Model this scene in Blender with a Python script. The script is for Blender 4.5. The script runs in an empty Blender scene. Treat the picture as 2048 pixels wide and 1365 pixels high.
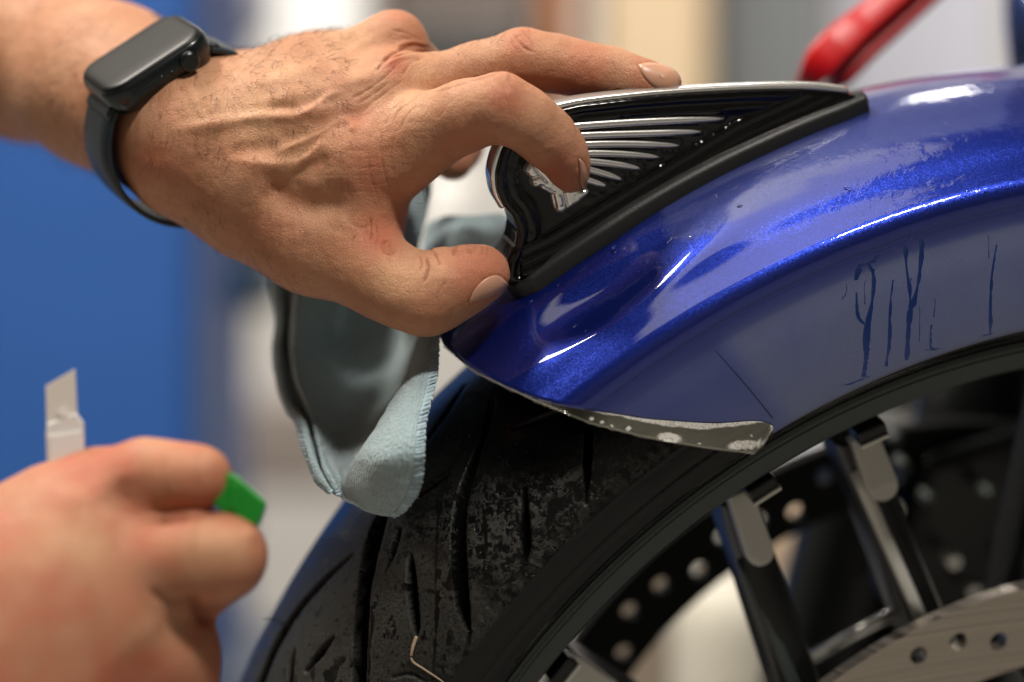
import bpy, bmesh, math, random
import numpy as np
from mathutils import Vector, Matrix
random.seed(7); rng = np.random.default_rng(7)
# ------------------------------------------------------------------ camera, world, light, exposure
# the builders work in millimetres: x right, y away from the lens plane, z up, origin 1 m in front of the lens
Z0 = 620.0                                # height of the lens above the workshop floor
KK = 360/2048.0; D = 1000.0
sc = bpy.context.scene
C = sc.collection
cam = bpy.data.cameras.new('camera'); camo = bpy.data.objects.new('camera', cam); C.objects.link(camo)
camo.location = (0, -D/1000, Z0/1000); camo.rotation_euler = (math.pi/2, 0, 0)
cam.sensor_width = 36; cam.lens = 100; cam.clip_start = .02; cam.clip_end = 60
cam.dof.use_dof = True; cam.dof.focus_distance = .925; cam.dof.aperture_fstop = 2.9
sc.camera = camo
w = bpy.data.worlds.new('World'); sc.world = w; w.use_nodes = True
w.node_tree.nodes['Background'].inputs[0].default_value = (.80, .88, 1, 1)
w.node_tree.nodes['Background'].inputs[1].default_value = .03
sc.view_settings.view_transform = 'Standard'; sc.view_settings.look = 'None'
sc.view_settings.exposure = 0.05; sc.view_settings.gamma = 1
sc.render.engine = 'CYCLES'
sc.cycles.max_bounces = 8; sc.cycles.transparent_max_bounces = 12
sc.cycles.caustics_reflective = False; sc.cycles.caustics_refractive = False
sc.cycles.use_denoising = True
def area(name, loc, target, sx, sy, power, col=(1, 1, 1)):
    l = bpy.data.lights.new(name, 'AREA'); l.shape = 'RECTANGLE'; l.size = sx; l.size_y = sy; l.energy = power; l.color = col
    o = bpy.data.objects.new(name, l); C.objects.link(o)
    p = Vector((loc[0]/1000, loc[1]/1000, (loc[2]+Z0)/1000)); t = Vector((target[0]/1000, target[1]/1000, (target[2]+Z0)/1000))
    o.location = p; o.rotation_euler = (t-p).to_track_quat('-Z', 'Y').to_euler()
    return o
LT = [
 area('ceiling_panel_lamp', (-350, -520, 2340), (-320, -450, 0), 1.2, 1.6, 13, (1, .93, .83)),
 area('ceiling_tube_lamp', (-860, 130, 1500), (-60, -40, 0), .66, .24, 33, (1, .93, .82)),
 area('front_panel_lamp', (480, -1150, 1650), (0, 0, 0), .5, .16, 32, (1, .94, .86)),
 area('rear_panel_lamp', (330, 1300, 1600), (100, 0, 0), .16, .10, 1.2, (1, .97, .93)),
 area('background_fill_lamp', (-300, 120, 1900), (-300, 2600, 1900), 2.6, .6, 95, (1, .97, .93)),  # added unseen fill, brightens the background and faces away from the fender
]
# ------------------------------------------------------------------ helpers: space
def Q(px, py, y):
    """picture position and depth in mm -> millimetres"""
    s = 1+np.asarray(y, float)/D
    return np.stack([(np.asarray(px, float)-1024)*KK*s, np.broadcast_to(np.asarray(y, float), np.shape(s)) + 0*np.asarray(px, float), (682.5-np.asarray(py, float))*KK*s], -1)
def PJ(P):
    P = np.asarray(P, float); s = 1+P[..., 1]/D
    return P[..., 0]/s/KK+1024, 682.5-P[..., 2]/s/KK
WC = np.array([173.63, 100, -212.43]); AX = np.array([-0.30661279, 0.87999468, 0.36276433])
WU = np.array([0.94432096, 0.32902572, 0.]); WV = np.array([0.1193588, -0.34256596, 0.93188092])
def WH(r, th, s):
    """wheel coordinates: radius, angle in degrees, side step towards the near flank"""
    r, th, s = np.broadcast_arrays(np.asarray(r, float), np.radians(th), np.asarray(s, float))
    return WC - s[..., None]*AX + (r*np.cos(th))[..., None]*WU + (r*np.sin(th))[..., None]*WV
def INV(px, py, s):
    px = np.asarray(px, float); py = np.asarray(py, float)
    d = np.stack([(px-1024)*KK, np.full(px.shape, D), (682.5-py)*KK], -1); o = np.array([0, -D, 0.])
    C0 = WC-AX*s; t = ((C0-o)@AX)/(d@AX); P = o+t[..., None]*d-C0
    return np.hypot(P@WU, P@WV), np.degrees(np.arctan2(P@WV, P@WU))
def INVP(px, py, s):
    r, t = INV(px, py, s); return np.stack([r*np.cos(np.radians(t)), r*np.sin(np.radians(t))], -1)
def PL(uv, s):
    uv = np.asarray(uv, float); s = np.asarray(s, float)
    return WC - s[..., None]*AX + uv[..., :1]*WU + uv[..., 1:2]*WV
# ------------------------------------------------------------------ helpers: objects
ORG = {}
def tag(o, label=None, cat=None, group=None, kind=None):
    if label: o['label'] = label
    if cat: o['category'] = cat
    if group: o['group'] = group
    if kind: o['kind'] = kind
    return o
def thing(name, loc, label, cat, group=None):
    o = bpy.data.objects.new(name, None); C.objects.link(o); o.empty_display_size = .02
    o.location = (loc[0]/1000, loc[1]/1000, (loc[2]+Z0)/1000); ORG[o.name] = np.array(loc, float)
    return tag(o, label, cat, group)
def mesh(name, V, F, mat, parent=None, smooth=True, tint=None, sharp=None):
    V = np.asarray(V, float)
    me = bpy.data.meshes.new(name)
    org = np.array([0, 0, -Z0])
    if parent is not None: org = ORG[parent.name]
    Vm = (V-org)/1000
    if isinstance(F, np.ndarray):
        n = F.shape[1]
        me.vertices.add(len(Vm)); me.vertices.foreach_set('co', Vm.astype(np.float32).ravel())
        me.loops.add(F.size); me.loops.foreach_set('vertex_index', F.astype(np.int32).ravel())
        me.polygons.add(len(F)); me.polygons.foreach_set('loop_start', np.arange(0, F.size, n, dtype=np.int32))
        me.update(calc_edges=True)
    else:
        me.from_pydata([tuple(v) for v in Vm], [], F)
        bm = bmesh.new(); bm.from_mesh(me); bmesh.ops.recalc_face_normals(bm, faces=bm.faces); bm.to_mesh(me); bm.free()
    if smooth: me.polygons.foreach_set('use_smooth', [True]*len(me.polygons))
    if sharp: me.set_sharp_from_angle(angle=math.radians(sharp))
    if tint is not None:
        a = me.attributes.new('tint', 'FLOAT_COLOR', 'POINT')
        a.data.foreach_set('color', np.concatenate([tint, np.ones((len(V), 4-tint.shape[1]))], 1).astype(np.float32).ravel())
    me.materials.append(mat)
    o = bpy.data.objects.new(name, me); C.objects.link(o)
    if parent is not None:
        o.parent = parent; ORG[o.name] = ORG[parent.name]
    else:
        ORG[o.name] = np.array([0, 0, -Z0])
    return o
def single(name, V, F, mat, label, cat, group=None, **k):
    """a thing that is one mesh, origin at its base"""
    V = np.asarray(V, float); lo = V.min(0); hi = V.max(0); org = np.array([(lo[0]+hi[0])/2, (lo[1]+hi[1])/2, lo[2]])
    o = mesh(name, V-org+np.array([0, 0, -Z0]), F, mat, None, **k)
    o.location = (org[0]/1000, org[1]/1000, (org[2]+Z0)/1000); ORG[o.name] = org
    return tag(o, label, cat, group)
def bevel(o, wmm, seg=3, ang=35):
    m = o.modifiers.new('bevel', 'BEVEL'); m.width = wmm/1000; m.segments = seg; m.limit_method = 'ANGLE'; m.angle_limit = math.radians(ang); return o
def solid(o, tmm, off=0):
    m = o.modifiers.new('solid', 'SOLIDIFY'); m.thickness = tmm/1000; m.offset = off; return o
def grid(P, closeu=False, closev=False):
    nu, nv = P.shape[:2]; i = np.arange(nu-(0 if closeu else 1)); j = np.arange(nv-(0 if closev else 1))
    I, J = np.meshgrid(i, j, indexing='ij'); I2 = (I+1) % nu; J2 = (J+1) % nv
    F = np.stack([I*nv+J, I2*nv+J, I2*nv+J2, I*nv+J2], -1).reshape(-1, 4)
    return P.reshape(-1, 3), F
def sweep(path, rad, n=12, flat=1.0, up=(0, 0, 1), cap=True):
    """a tube along path; rad per point; flat squeezes it along 'up'"""
    path = np.asarray(path, float); rad = np.broadcast_to(np.asarray(rad, float), (len(path),)); T = np.gradient(path, axis=0); T /= np.linalg.norm(T, axis=1)[:, None]
    up = np.asarray(up, float); A = np.cross(T, up); A /= np.linalg.norm(A, axis=1)[:, None]; B = np.cross(A, T)
    a = np.linspace(0, 2*np.pi, n, endpoint=False)
    P = path[:, None] + rad[:, None, None]*(np.cos(a)[None, :, None]*A[:, None]+flat*np.sin(a)[None, :, None]*B[:, None])
    V, F = grid(P, False, True); F = F.tolist()
    if cap: F += [list(range(n)), list(range((len(path)-1)*n, len(path)*n))[::-1]]
    return V, F
def boxv(lo, hi):
    lo = np.array(lo, float); hi = np.array(hi, float)
    V = np.array([[(lo, hi)[i][0], (lo, hi)[j][1], (lo, hi)[k][2]] for i in (0, 1) for j in (0, 1) for k in (0, 1)])
    return V, [[0, 1, 3, 2], [4, 6, 7, 5], [0, 4, 5, 1], [2, 3, 7, 6], [0, 2, 6, 4], [1, 5, 7, 3]]
def obox(c, X, Y, Z):
    V = np.array([np.array(c)+i*np.array(X)+j*np.array(Y)+k*np.array(Z) for i in (-1, 1) for j in (-1, 1) for k in (-1, 1)])
    return V, [[0, 1, 3, 2], [4, 6, 7, 5], [0, 4, 5, 1], [2, 3, 7, 6], [0, 2, 6, 4], [1, 5, 7, 3]]
def join(parts):
    V = []; F = []; n = 0
    for v, f in parts:
        V.append(np.asarray(v)); F += [[int(i)+n for i in q] for q in f]; n += len(v)
    return np.concatenate(V), F
def spline(P, n):
    """Catmull-Rom through the points, n samples"""
    P = np.asarray(P, float); m = len(P); Pe = np.concatenate([[2*P[0]-P[1]], P, [2*P[-1]-P[-2]]])
    t = np.linspace(0, m-1-1e-9, n); i = t.astype(int); f = (t-i)[:, None]
    a, b, c, d = Pe[i], Pe[i+1], Pe[i+2], Pe[i+3]
    return .5*(2*b+(c-a)*f+(2*a-5*b+4*c-d)*f**2+(3*b-a-3*c+d)*f**3)
def segdist(px, py, L):
    """distance of points to a polyline and the position along it 0..1"""
    L = np.asarray(L, float); best = np.full(px.shape, 1e9); tt = np.zeros(px.shape); n = len(L)-1
    for i in range(n):
        a, b = L[i], L[i+1]; d = b-a; t = np.clip(((px-a[0])*d[0]+(py-a[1])*d[1])/(d@d+1e-9), 0, 1)
        q = np.hypot(px-a[0]-t*d[0], py-a[1]-t*d[1]); m = q < best; best[m] = q[m]; tt[m] = ((i+t)/n)[m]
    return best, tt
def inpoly(px, py, P):
    P = np.asarray(P, float); ins = np.zeros(px.shape, bool); j = len(P)-1
    for i in range(len(P)):
        xi, yi = P[i]; xj, yj = P[j]
        c = ((yi > py) != (yj > py)) & (px < (xj-xi)*(py-yi)/(yj-yi+1e-12)+xi); ins ^= c; j = i
    return ins
# ------------------------------------------------------------------ helpers: implicit surfaces
class Vol:
    def __init__(s, lo, hi, h):
        s.lo = np.array(lo, float); s.h = h; s.n = np.ceil((np.array(hi)-s.lo)/h).astype(int)+1
        s.ax = [s.lo[k]+h*np.arange(s.n[k]) for k in range(3)]
    def new(s): return np.full(s.n, 30, np.float32)
    def win(s, lo, hi):
        a = np.clip(((np.array(lo)-s.lo)/s.h).astype(int), 0, s.n-1); b = np.clip(((np.array(hi)-s.lo)/s.h).astype(int)+2, 1, s.n)
        return tuple(slice(int(x), int(y)) for x, y in zip(a, b))
    def pts(s, w_):
        return (s.ax[0][w_[0]][:, None, None].astype(np.float32), s.ax[1][w_[1]][None, :, None].astype(np.float32), s.ax[2][w_[2]][None, None, :].astype(np.float32))
    def cap(s, f, a, b, ra, rb, k=4.):
        a = np.asarray(a, float); b = np.asarray(b, float); m = max(ra, rb)+k+3
        w_ = s.win(np.minimum(a, b)-m, np.maximum(a, b)+m); X, Y, Z = s.pts(w_); d = b-a; L = d@d+1e-9
        t = np.clip(((X-a[0])*d[0]+(Y-a[1])*d[1]+(Z-a[2])*d[2])/L, 0, 1)
        q = np.sqrt((X-a[0]-t*d[0])**2+(Y-a[1]-t*d[1])**2+(Z-a[2]-t*d[2])**2)-(ra+t*(rb-ra))
        f[w_] = smin(f[w_], q, k)
    def chain(s, f, nodes, k=4.):
        for a, b in zip(nodes[:-1], nodes[1:]): s.cap(f, a[0], b[0], a[1], b[1], k)
def smin(a, b, k):
    h = np.maximum(k-np.abs(a-b), 0)/k
    return (np.minimum(a, b)-h*h*k*.25).astype(np.float32)
def nets(vol, f):
    """surface nets"""
    S = f < 0; n = np.array(f.shape)
    m = np.zeros(n-1, np.uint8)
    for i in (0, 1):
        for j in (0, 1):
            for k in (0, 1): m += S[i:n[0]-1+i, j:n[1]-1+j, k:n[2]-1+k]
    idx = np.argwhere((m > 0) & (m < 8)); ids = np.full(n-1, -1, np.int32); ids[tuple(idx.T)] = np.arange(len(idx))
    acc = np.zeros((len(idx), 3)); cnt = np.zeros(len(idx)); c = {}
    for i in (0, 1):
        for j in (0, 1):
            for k in (0, 1): c[i, j, k] = f[idx[:, 0]+i, idx[:, 1]+j, idx[:, 2]+k].astype(float)
    for a in c:
        for ax_ in range(3):
            if a[ax_] == 0:
                b = list(a); b[ax_] = 1; b = tuple(b); fa, fb = c[a], c[b]; q = (fa < 0) != (fb < 0)
                t = np.where(q, fa/(fa-fb+1e-20), 0); p = np.tile(np.array(a, float), (len(idx), 1)); p[:, ax_] += t
                acc[q] += p[q]; cnt[q] += 1
    V = vol.lo+vol.h*(idx+acc/cnt[:, None]); F = []
    for ax_ in range(3):
        o1, o2 = [(1, 2), (2, 0), (0, 1)][ax_]
        sl = [slice(1, -1)]*3; sl[ax_] = slice(0, -1); sh = list(sl); sh[ax_] = slice(1, None)
        A = S[tuple(sl)]; B = S[tuple(sh)]; e = np.argwhere(A != B)
        off = np.ones(3, int); off[ax_] = 0; e = e+off
        def cell(d1, d2):
            q = e.copy(); q[:, o1] += d1; q[:, o2] += d2; return ids[tuple(q.T)]
        q = np.stack([cell(-1, -1), cell(0, -1), cell(0, 0), cell(-1, 0)], 1)
        flip = ~S[tuple(e.T)]; q[flip] = q[flip][:, ::-1]; F.append(q)
    return V, np.concatenate(F)
def relax(V, F, it=3, lam=.5):
    for _ in range(it):
        acc = np.zeros_like(V); cnt = np.zeros(len(V))
        for i in range(4):
            for j in (1, 3):
                np.add.at(acc, F[:, i], V[F[:, (i+j) % 4]]); np.add.at(cnt, F[:, i], 1)
        V = V+lam*(acc/cnt[:, None]-V)
    return V
def normals(V, F):
    n = np.cross(V[F[:, 2]]-V[F[:, 0]], V[F[:, 3]]-V[F[:, 1]]); N = np.zeros_like(V)
    for i in range(4): np.add.at(N, F[:, i], n)
    return N/(np.linalg.norm(N, axis=1)[:, None]+1e-12)
def vnoise(P, sc_, seed=0):
    """smooth value noise, -1..1"""
    P = np.asarray(P)/sc_+100; i = np.floor(P).astype(int); f = P-i; f = f*f*(3-2*f); r = 0
    def h(a, b, c):
        x = (a*374761393+b*668265263+c*2147483647+seed*1274126177) & 0xffffffff
        x = ((x ^ (x >> 13))*1274126177) & 0xffffffff; return ((x ^ (x >> 16)) & 0xffff)/32767.5-1
    for a in (0, 1):
        for b in (0, 1):
            for c in (0, 1):
                wt = (f[:, 0] if a else 1-f[:, 0])*(f[:, 1] if b else 1-f[:, 1])*(f[:, 2] if c else 1-f[:, 2])
                r = r+wt*h(i[:, 0]+a, i[:, 1]+b, i[:, 2]+c)
    return r
# ------------------------------------------------------------------ helpers: materials
def M(name, col, rough=.5, metal=0., **k):
    m = bpy.data.materials.new(name); m.use_nodes = True; b = m.node_tree.nodes['Principled BSDF']
    b.inputs['Base Color'].default_value = (*col, 1); b.inputs['Roughness'].default_value = rough; b.inputs['Metallic'].default_value = metal
    for q, v in k.items(): b.inputs[q.replace('_', ' ')].default_value = v
    return m
class G:
    def __init__(s, m): s.m = m; s.t = m.node_tree; s.b = s.t.nodes['Principled BSDF']; s.tc = s.n('ShaderNodeTexCoord')
    def n(s, ty, **k):
        x = s.t.nodes.new(ty)
        for q, v in k.items(): setattr(x, q, v)
        return x
    def l(s, a, b): s.t.links.new(a, b)
    def obj(s): return s.tc.outputs['Object']
    def map(s, src, scale, rot=(0, 0, 0)):
        x = s.n('ShaderNodeMapping'); x.inputs['Scale'].default_value = scale; x.inputs['Rotation'].default_value = rot; s.l(src, x.inputs[0]); return x.outputs[0]
    def noise(s, scale, detail=3, rough=.5, src=None, dist=0):
        x = s.n('ShaderNodeTexNoise'); x.inputs['Scale'].default_value = scale; x.inputs['Detail'].default_value = detail; x.inputs['Roughness'].default_value = rough
        x.inputs['Distortion'].default_value = dist; s.l(src or s.obj(), x.inputs['Vector']); return x.outputs['Fac']
    def vor(s, scale, feature='F1', src=None, out='Distance'):
        x = s.n('ShaderNodeTexVoronoi', feature=feature); x.inputs['Scale'].default_value = scale; s.l(src or s.obj(), x.inputs['Vector']); return x.outputs[out]
    def ramp(s, src, *st):
        x = s.n('ShaderNodeValToRGB'); e = x.color_ramp.elements
        while len(e) < len(st): e.new(.5)
        for q, (p, c) in zip(e, st): q.position = p; q.color = (c, c, c, 1) if isinstance(c, (int, float)) else (*c, 1)
        s.l(src, x.inputs[0]); return x.outputs[0]
    def mix(s, f, a, b, mode='MIX'):
        x = s.n('ShaderNodeMix', data_type='RGBA', blend_type=mode)
        for i, v in ((0, f), (6, a), (7, b)):
            if isinstance(v, (int, float)): x.inputs[i].default_value = v if i == 0 else (v, v, v, 1)
            elif isinstance(v, tuple): x.inputs[i].default_value = (*v, 1)
            else: s.l(v, x.inputs[i])
        return x.outputs[2]
    def math(s, op, a, b=0.):
        x = s.n('ShaderNodeMath', operation=op)
        for i, v in ((0, a), (1, b)):
            if isinstance(v, (int, float)): x.inputs[i].default_value = v
            else: s.l(v, x.inputs[i])
        return x.outputs[0]
    def bump(s, h, dist, strength=1., normal=None):
        x = s.n('ShaderNodeBump'); x.inputs['Strength'].default_value = strength; x.inputs['Distance'].default_value = dist; s.l(h, x.inputs['Height'])
        if normal: s.l(normal, x.inputs['Normal'])
        return x.outputs[0]
    def set(s, name, v): s.l(v, s.b.inputs[name])
def attr(g, name='tint'):
    a = g.n('ShaderNodeAttribute'); a.attribute_name = name; return a.outputs['Color']
# skin: colour varies with the 'tint' attribute (R redness, G paleness, B crease)
def skin(name, fine=1.):
    m = M(name, (.5, .27, .16), .5, 0, Subsurface_Weight=.18, Subsurface_Scale=.004, Specular_IOR_Level=.30)
    g = G(m); g.b.inputs['Subsurface Radius'].default_value = (1, .35, .2)
    sp = g.n('ShaderNodeSeparateColor'); g.l(attr(g), sp.inputs[0])
    base = g.mix(g.ramp(g.noise(55, 4, .6), (.35, 0), (.7, 1)), (.485, .220, .118), (.60, .322, .192))
    c = g.mix(sp.outputs[0], base, (.52, .140, .080)); c = g.mix(sp.outputs[1], c, (.70, .41, .225)); c = g.mix(sp.outputs[2], c, (.24, .07, .035))
    c = g.mix(g.ramp(g.noise(900, 2, .6), (.45, 0), (.75, .35)), c, (.42, .20, .11)); g.set('Base Color', c)
    st = g.map(g.obj(), (1, 1.2, .55), (.2, .5, .35))
    v = g.ramp(g.vor(1050*fine, 'DISTANCE_TO_EDGE', st), (0, 0), (.12, 1)); n = g.noise(1500, 2)
    wv = g.n('ShaderNodeTexNoise'); wv.inputs['Scale'].default_value = 260; wv.inputs['Detail'].default_value = 5; g.l(g.map(g.obj(), (1, 1, 3.2), (0, .5, 0)), wv.inputs['Vector'])
    h = g.math('ADD', g.math('MULTIPLY', v, .6), g.math('ADD', g.math('MULTIPLY', n, .5), g.math('MULTIPLY', wv.outputs['Fac'], .9)))
    g.set('Normal', g.bump(h, .0002, .75)); g.set('Roughness', g.ramp(g.noise(400, 3), (.3, .46), (.7, .64)))
    return m
SKIN = skin('skin')
NAIL = M('nail', (.60, .31, .20), .36, 0, Subsurface_Weight=.2, Subsurface_Scale=.002)
HAIR = M('hair', (.035, .018, .010), .5)
def paint():
    m = M('blue_metallic_paint', (.012, .03, .40), .34, .75, Coat_Weight=1., Coat_Roughness=.015, Coat_IOR=1.55)
    g = G(m); fl = g.vor(4200, 'F1', None, 'Color'); x = g.n('ShaderNodeVectorMath', operation='SUBTRACT'); g.l(fl, x.inputs[0]); x.inputs[1].default_value = (.5, .5, .5)
    y = g.n('ShaderNodeVectorMath', operation='SCALE'); g.l(x.outputs[0], y.inputs[0]); y.inputs['Scale'].default_value = .19
    ge = g.n('ShaderNodeNewGeometry'); z = g.n('ShaderNodeVectorMath', operation='ADD'); g.l(ge.outputs['Normal'], z.inputs[0]); g.l(y.outputs[0], z.inputs[1])
    q = g.n('ShaderNodeVectorMath', operation='NORMALIZE'); g.l(z.outputs[0], q.inputs[0]); g.set('Normal', q.outputs[0])
    sp = g.n('ShaderNodeSeparateColor'); g.l(attr(g), sp.inputs[0])       # R: dried film of cleaning fluid
    mist = g.math('MULTIPLY', sp.outputs[0], g.ramp(g.noise(40, 4), (.2, .75), (.8, 1)))
    g.set('Base Color', g.mix(mist, g.mix(g.noise(14, 2), (.004, .015, .20), (.010, .032, .33)), (.095, .115, .205)))
    g.set('Roughness', g.math('ADD', g.math('MULTIPLY', mist, .22), .34)); g.set('Metallic', g.math('SUBTRACT', .8, g.math('MULTIPLY', mist, 1.0)))
    cr = g.math('ADD', g.math('MULTIPLY', sp.outputs[0], .22), .012); g.set('Coat Roughness', cr)
    dr = g.ramp(g.noise(170, 4, .6), (.5, 0), (.75, 1)); dm = g.math('MULTIPLY', dr, sp.outputs[1]); g.set('Coat Normal', g.bump(g.math('ADD', g.math('MULTIPLY', dm, .45), g.math('MULTIPLY', g.noise(30, 2), .2)), .0005, .4))
    return m
PAINT = paint()
WET = M('wet_blue_paint', (.006, .035, .20), .35, .55, Coat_Weight=1., Coat_Roughness=.02)
CHROME = M('chrome', (.80, .79, .76), .10, 1.)
CHROMER = M('brushed_chrome', (.90, .88, .84), .24, .85)
GLOSS = M('black_gloss_plastic', (.003, .003, .003), .10, 0, Coat_Weight=.25, Coat_Roughness=.04, Specular_IOR_Level=.35)
g = G(GLOSS); g.set('Normal', g.bump(g.noise(220, 2), .0005, .14))
RUBBER = M('black_rubber', (.012, .012, .012), .45)
g = G(RUBBER); g.set('Normal', g.bump(g.noise(1200, 3), .0002, .4))
def tyre_mat():
    m = M('wet_tyre_rubber', (.02, .02, .02), .4, 0, Specular_IOR_Level=.35); g = G(m)
    sp = g.n('ShaderNodeSeparateColor'); g.l(attr(g), sp.inputs[0])     # R dusty bare patch zone, B groove
    n1 = g.ramp(g.noise(330, 6, .7, None, .5), (.47, 0), (.55, 1)); n2 = g.ramp(g.noise(30, 3), (.38, 0), (.62, 1))
    dust = g.math('MULTIPLY', g.math('MAXIMUM', g.math('MULTIPLY', n1, n2), sp.outputs[1]), sp.outputs[0])
    dust = g.math('MULTIPLY', dust, g.ramp(g.noise(950, 4, .75), (.38, .25), (.60, 1)))
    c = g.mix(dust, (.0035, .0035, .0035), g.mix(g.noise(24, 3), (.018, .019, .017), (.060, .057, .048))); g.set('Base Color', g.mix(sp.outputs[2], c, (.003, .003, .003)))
    g.set('Roughness', g.math('ADD', g.math('MULTIPLY', dust, .26), .19))
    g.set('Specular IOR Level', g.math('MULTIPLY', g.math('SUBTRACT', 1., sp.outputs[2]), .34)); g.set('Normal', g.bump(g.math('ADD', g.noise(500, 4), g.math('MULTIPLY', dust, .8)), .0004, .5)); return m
TYRE = tyre_mat()
RIM = M('satin_black_wheel', (.030, .040, .038), .38, .0, Specular_IOR_Level=.6)
g = G(RIM); g.set('Normal', g.bump(g.noise(900, 2), .0001, .5))
DARK = M('gloss_black_alloy', (.004, .005, .005), .26, 0, Coat_Weight=.1, Coat_Roughness=.1, Specular_IOR_Level=.35)
FACE = M('machined_spoke_face', (.62, .60, .55), .40, .3)
STEEL = M('brake_steel', (.42, .37, .31), .33, .95)
g = G(STEEL)
def steel_rings():
    # turned grooves run round the axle
    v = g.n('ShaderNodeVectorMath', operation='DOT_PRODUCT'); P = g.n('ShaderNodeVectorMath', operation='SUBTRACT'); g.l(g.obj(), P.inputs[0]); P.inputs[1].default_value = (0, 0, 0)
    ln = g.n('ShaderNodeVectorMath', operation='LENGTH'); g.l(P.outputs[0], ln.inputs[0])
    x = g.n('ShaderNodeTexNoise'); x.noise_dimensions = '1D'; x.inputs['Scale'].default_value = 700; x.inputs['Detail'].default_value = 3; g.l(ln.outputs['Value'], x.inputs['W'])
    g.set('Base Color', g.mix(x.outputs['Fac'], (.22, .19, .155), (.62, .55, .47))); g.set('Roughness', g.ramp(x.outputs['Fac'], (.3, .22), (.7, .48)))
steel_rings()
def cloth_mat():
    m = M('microfibre', (.30, .42, .46), .9, 0, Sheen_Weight=.5, Sheen_Roughness=.4); g = G(m)
    sp = g.n('ShaderNodeSeparateColor'); g.l(attr(g), sp.inputs[0])     # R = across, G = along (metres*10), B = hem
    cx = g.n('ShaderNodeCombineXYZ'); g.l(sp.outputs[0], cx.inputs[0]); g.l(sp.outputs[1], cx.inputs[1])
    wv = g.n('ShaderNodeTexWave', bands_direction='X'); wv.inputs['Scale'].default_value = 26; wv.inputs['Distortion'].default_value = 1.; wv.inputs['Detail'].default_value = 1; g.l(cx.outputs[0], wv.inputs[0])
    wh = g.n('ShaderNodeTexWave', bands_direction='Y'); wh.inputs['Scale'].default_value = 15; wh.inputs['Distortion'].default_value = 1.5; g.l(cx.outputs[0], wh.inputs[0])
    v = g.vor(900); fz = g.noise(1400, 4, .7)
    h = g.math('ADD', g.math('MULTIPLY', wv.outputs['Fac'], .5), g.math('ADD', g.math('MULTIPLY', v, .9), fz))
    h = g.mix(sp.outputs[2], h, wh.outputs['Fac'])
    c = g.mix(g.noise(60, 3), (.27, .385, .41), (.39, .51, .55)); c = g.mix(sp.outputs[2], c, (.40, .54, .62))
    c = g.mix(g.math('MULTIPLY', v, .5), c, (.45, .56, .58)); g.set('Base Color', c)
    g.set('Normal', g.bump(h, .0006, .9)); return m
CLOTH = cloth_mat()
# ------------------------------------------------------------------ setting and blurred background
def plain(name, col, rough=.6, var=.12, scale=6):
    m = M(name, col, rough); g = G(m); a = tuple(c*(1-var) for c in col); b = tuple(min(c*(1+var), .95) for c in col)
    g.set('Base Color', g.mix(g.noise(scale, 4), a, b)); g.set('Normal', g.bump(g.noise(scale*20, 3), .001, .2)); return m
FL = plain('grey_epoxy_floor', (.30, .29, .27), .3)
V, F = boxv((-4000, -4000, -Z0-60), (4000, 4000, -Z0)); o = mesh('floor', V, F, FL, smooth=False); tag(o, 'light grey workshop floor', kind='structure')
WL = plain('warm_grey_wall', (.56, .53, .49)); WL2 = plain('white_wall', (.62, .62, .60))
for nm, lo, hi, mt in (('back_wall', (-4000, 2600, -Z0), (4000, 2700, 2400), WL), ('side_wall', (-4100, -4000, -Z0), (-4000, 2600, 2400), WL2), ('side_wall', (4000, -4000, -Z0), (4100, 2600, 2400), WL2), ('front_wall', (-4000, -4100, -Z0), (4000, -4000, 2400), WL)):
    V, F = boxv(lo, hi); tag(mesh(nm, V, F, mt, smooth=False), 'plain workshop wall', kind='structure')
V, F = boxv((-4000, -4000, 2400), (4000, 2600, 2460)); tag(mesh('ceiling', V, F, plain('dark_ceiling', (.07, .07, .075)), smooth=False), 'workshop ceiling', kind='structure')
def bbox(name, x0, y0, x1, y1, yd, th, col, label, cat, rough=.5, bev=12, **k):
    a = Q(x0, y1, yd); b = Q(x1, y0, yd)
    V, F = boxv((a[0], yd, max(a[2], -Z0+1)), (b[0], yd+th, b[2])); m = plain(name+'_finish', col, rough)
    o = single(name, V, F, m, label, cat, smooth=False); bevel(o, bev); return o
bbox('blue_cabinet', -900, -900, 392, 1900, 560, 320, (.022, .105, .38), 'tall blue steel cabinet standing blurred at the left behind the fist', 'cabinet')
cb = bbox('blue_sign_board', 300, -900, 478, 84, 900, 30, (.03, .10, .45), 'blue board hanging behind the smartwatch at the top left', 'board')
bbox('white_pillar', 545, -900, 742, 560, 1100, 260, (.82, .82, .80), 'white pillar blurred behind the knuckles at the top', 'pillar')
bbox('grey_tool_cart', 770, -260, 1082, 105, 1250, 400, (.20, .175, .16), 'dark grey tool cart top blurred behind the raised knuckles', 'tool cart')
bbox('black_crate', 800, 72, 1085, 190, 1180, 300, (.008, .016, .02), 'black crate right behind the gap between knuckle and middle finger', 'crate')
bbox('wooden_post', 1088, -900, 1152, 330, 1150, 90, (.36, .13, .035), 'orange brown wooden post blurred behind the bent middle finger', 'post')
bbox('beige_cupboard', 1215, -900, 1425, 420, 1000, 400, (.62, .47, .30), 'beige cupboard blurred behind the fingertips', 'cupboard')
bbox('grey_locker', 1432, -900, 1652, 460, 1100, 400, (.21, .225, .235), 'grey locker blurred between beige cupboard and red tool', 'locker')
bbox('white_door', 1672, -900, 2010, 470, 1300, 60, (.66, .66, .74), 'pale white door blurred behind the red tool', 'door')
bbox('navy_tool_box', 408, 505, 530, 618, 760, 160, (.02, .055, .10), 'small navy tool box blurred below the wrist', 'tool box')
bbox('brown_carton', 405, 300, 540, 505, 800, 160, (.26, .20, .17), 'brown carton blurred on top of the navy tool box', 'carton')
bbox('taupe_shelf', 430, 800, 760, 985, 1500, 200, (.30, .25, .22), 'taupe shelf board blurred left of the hanging cloth', 'shelf')
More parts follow.
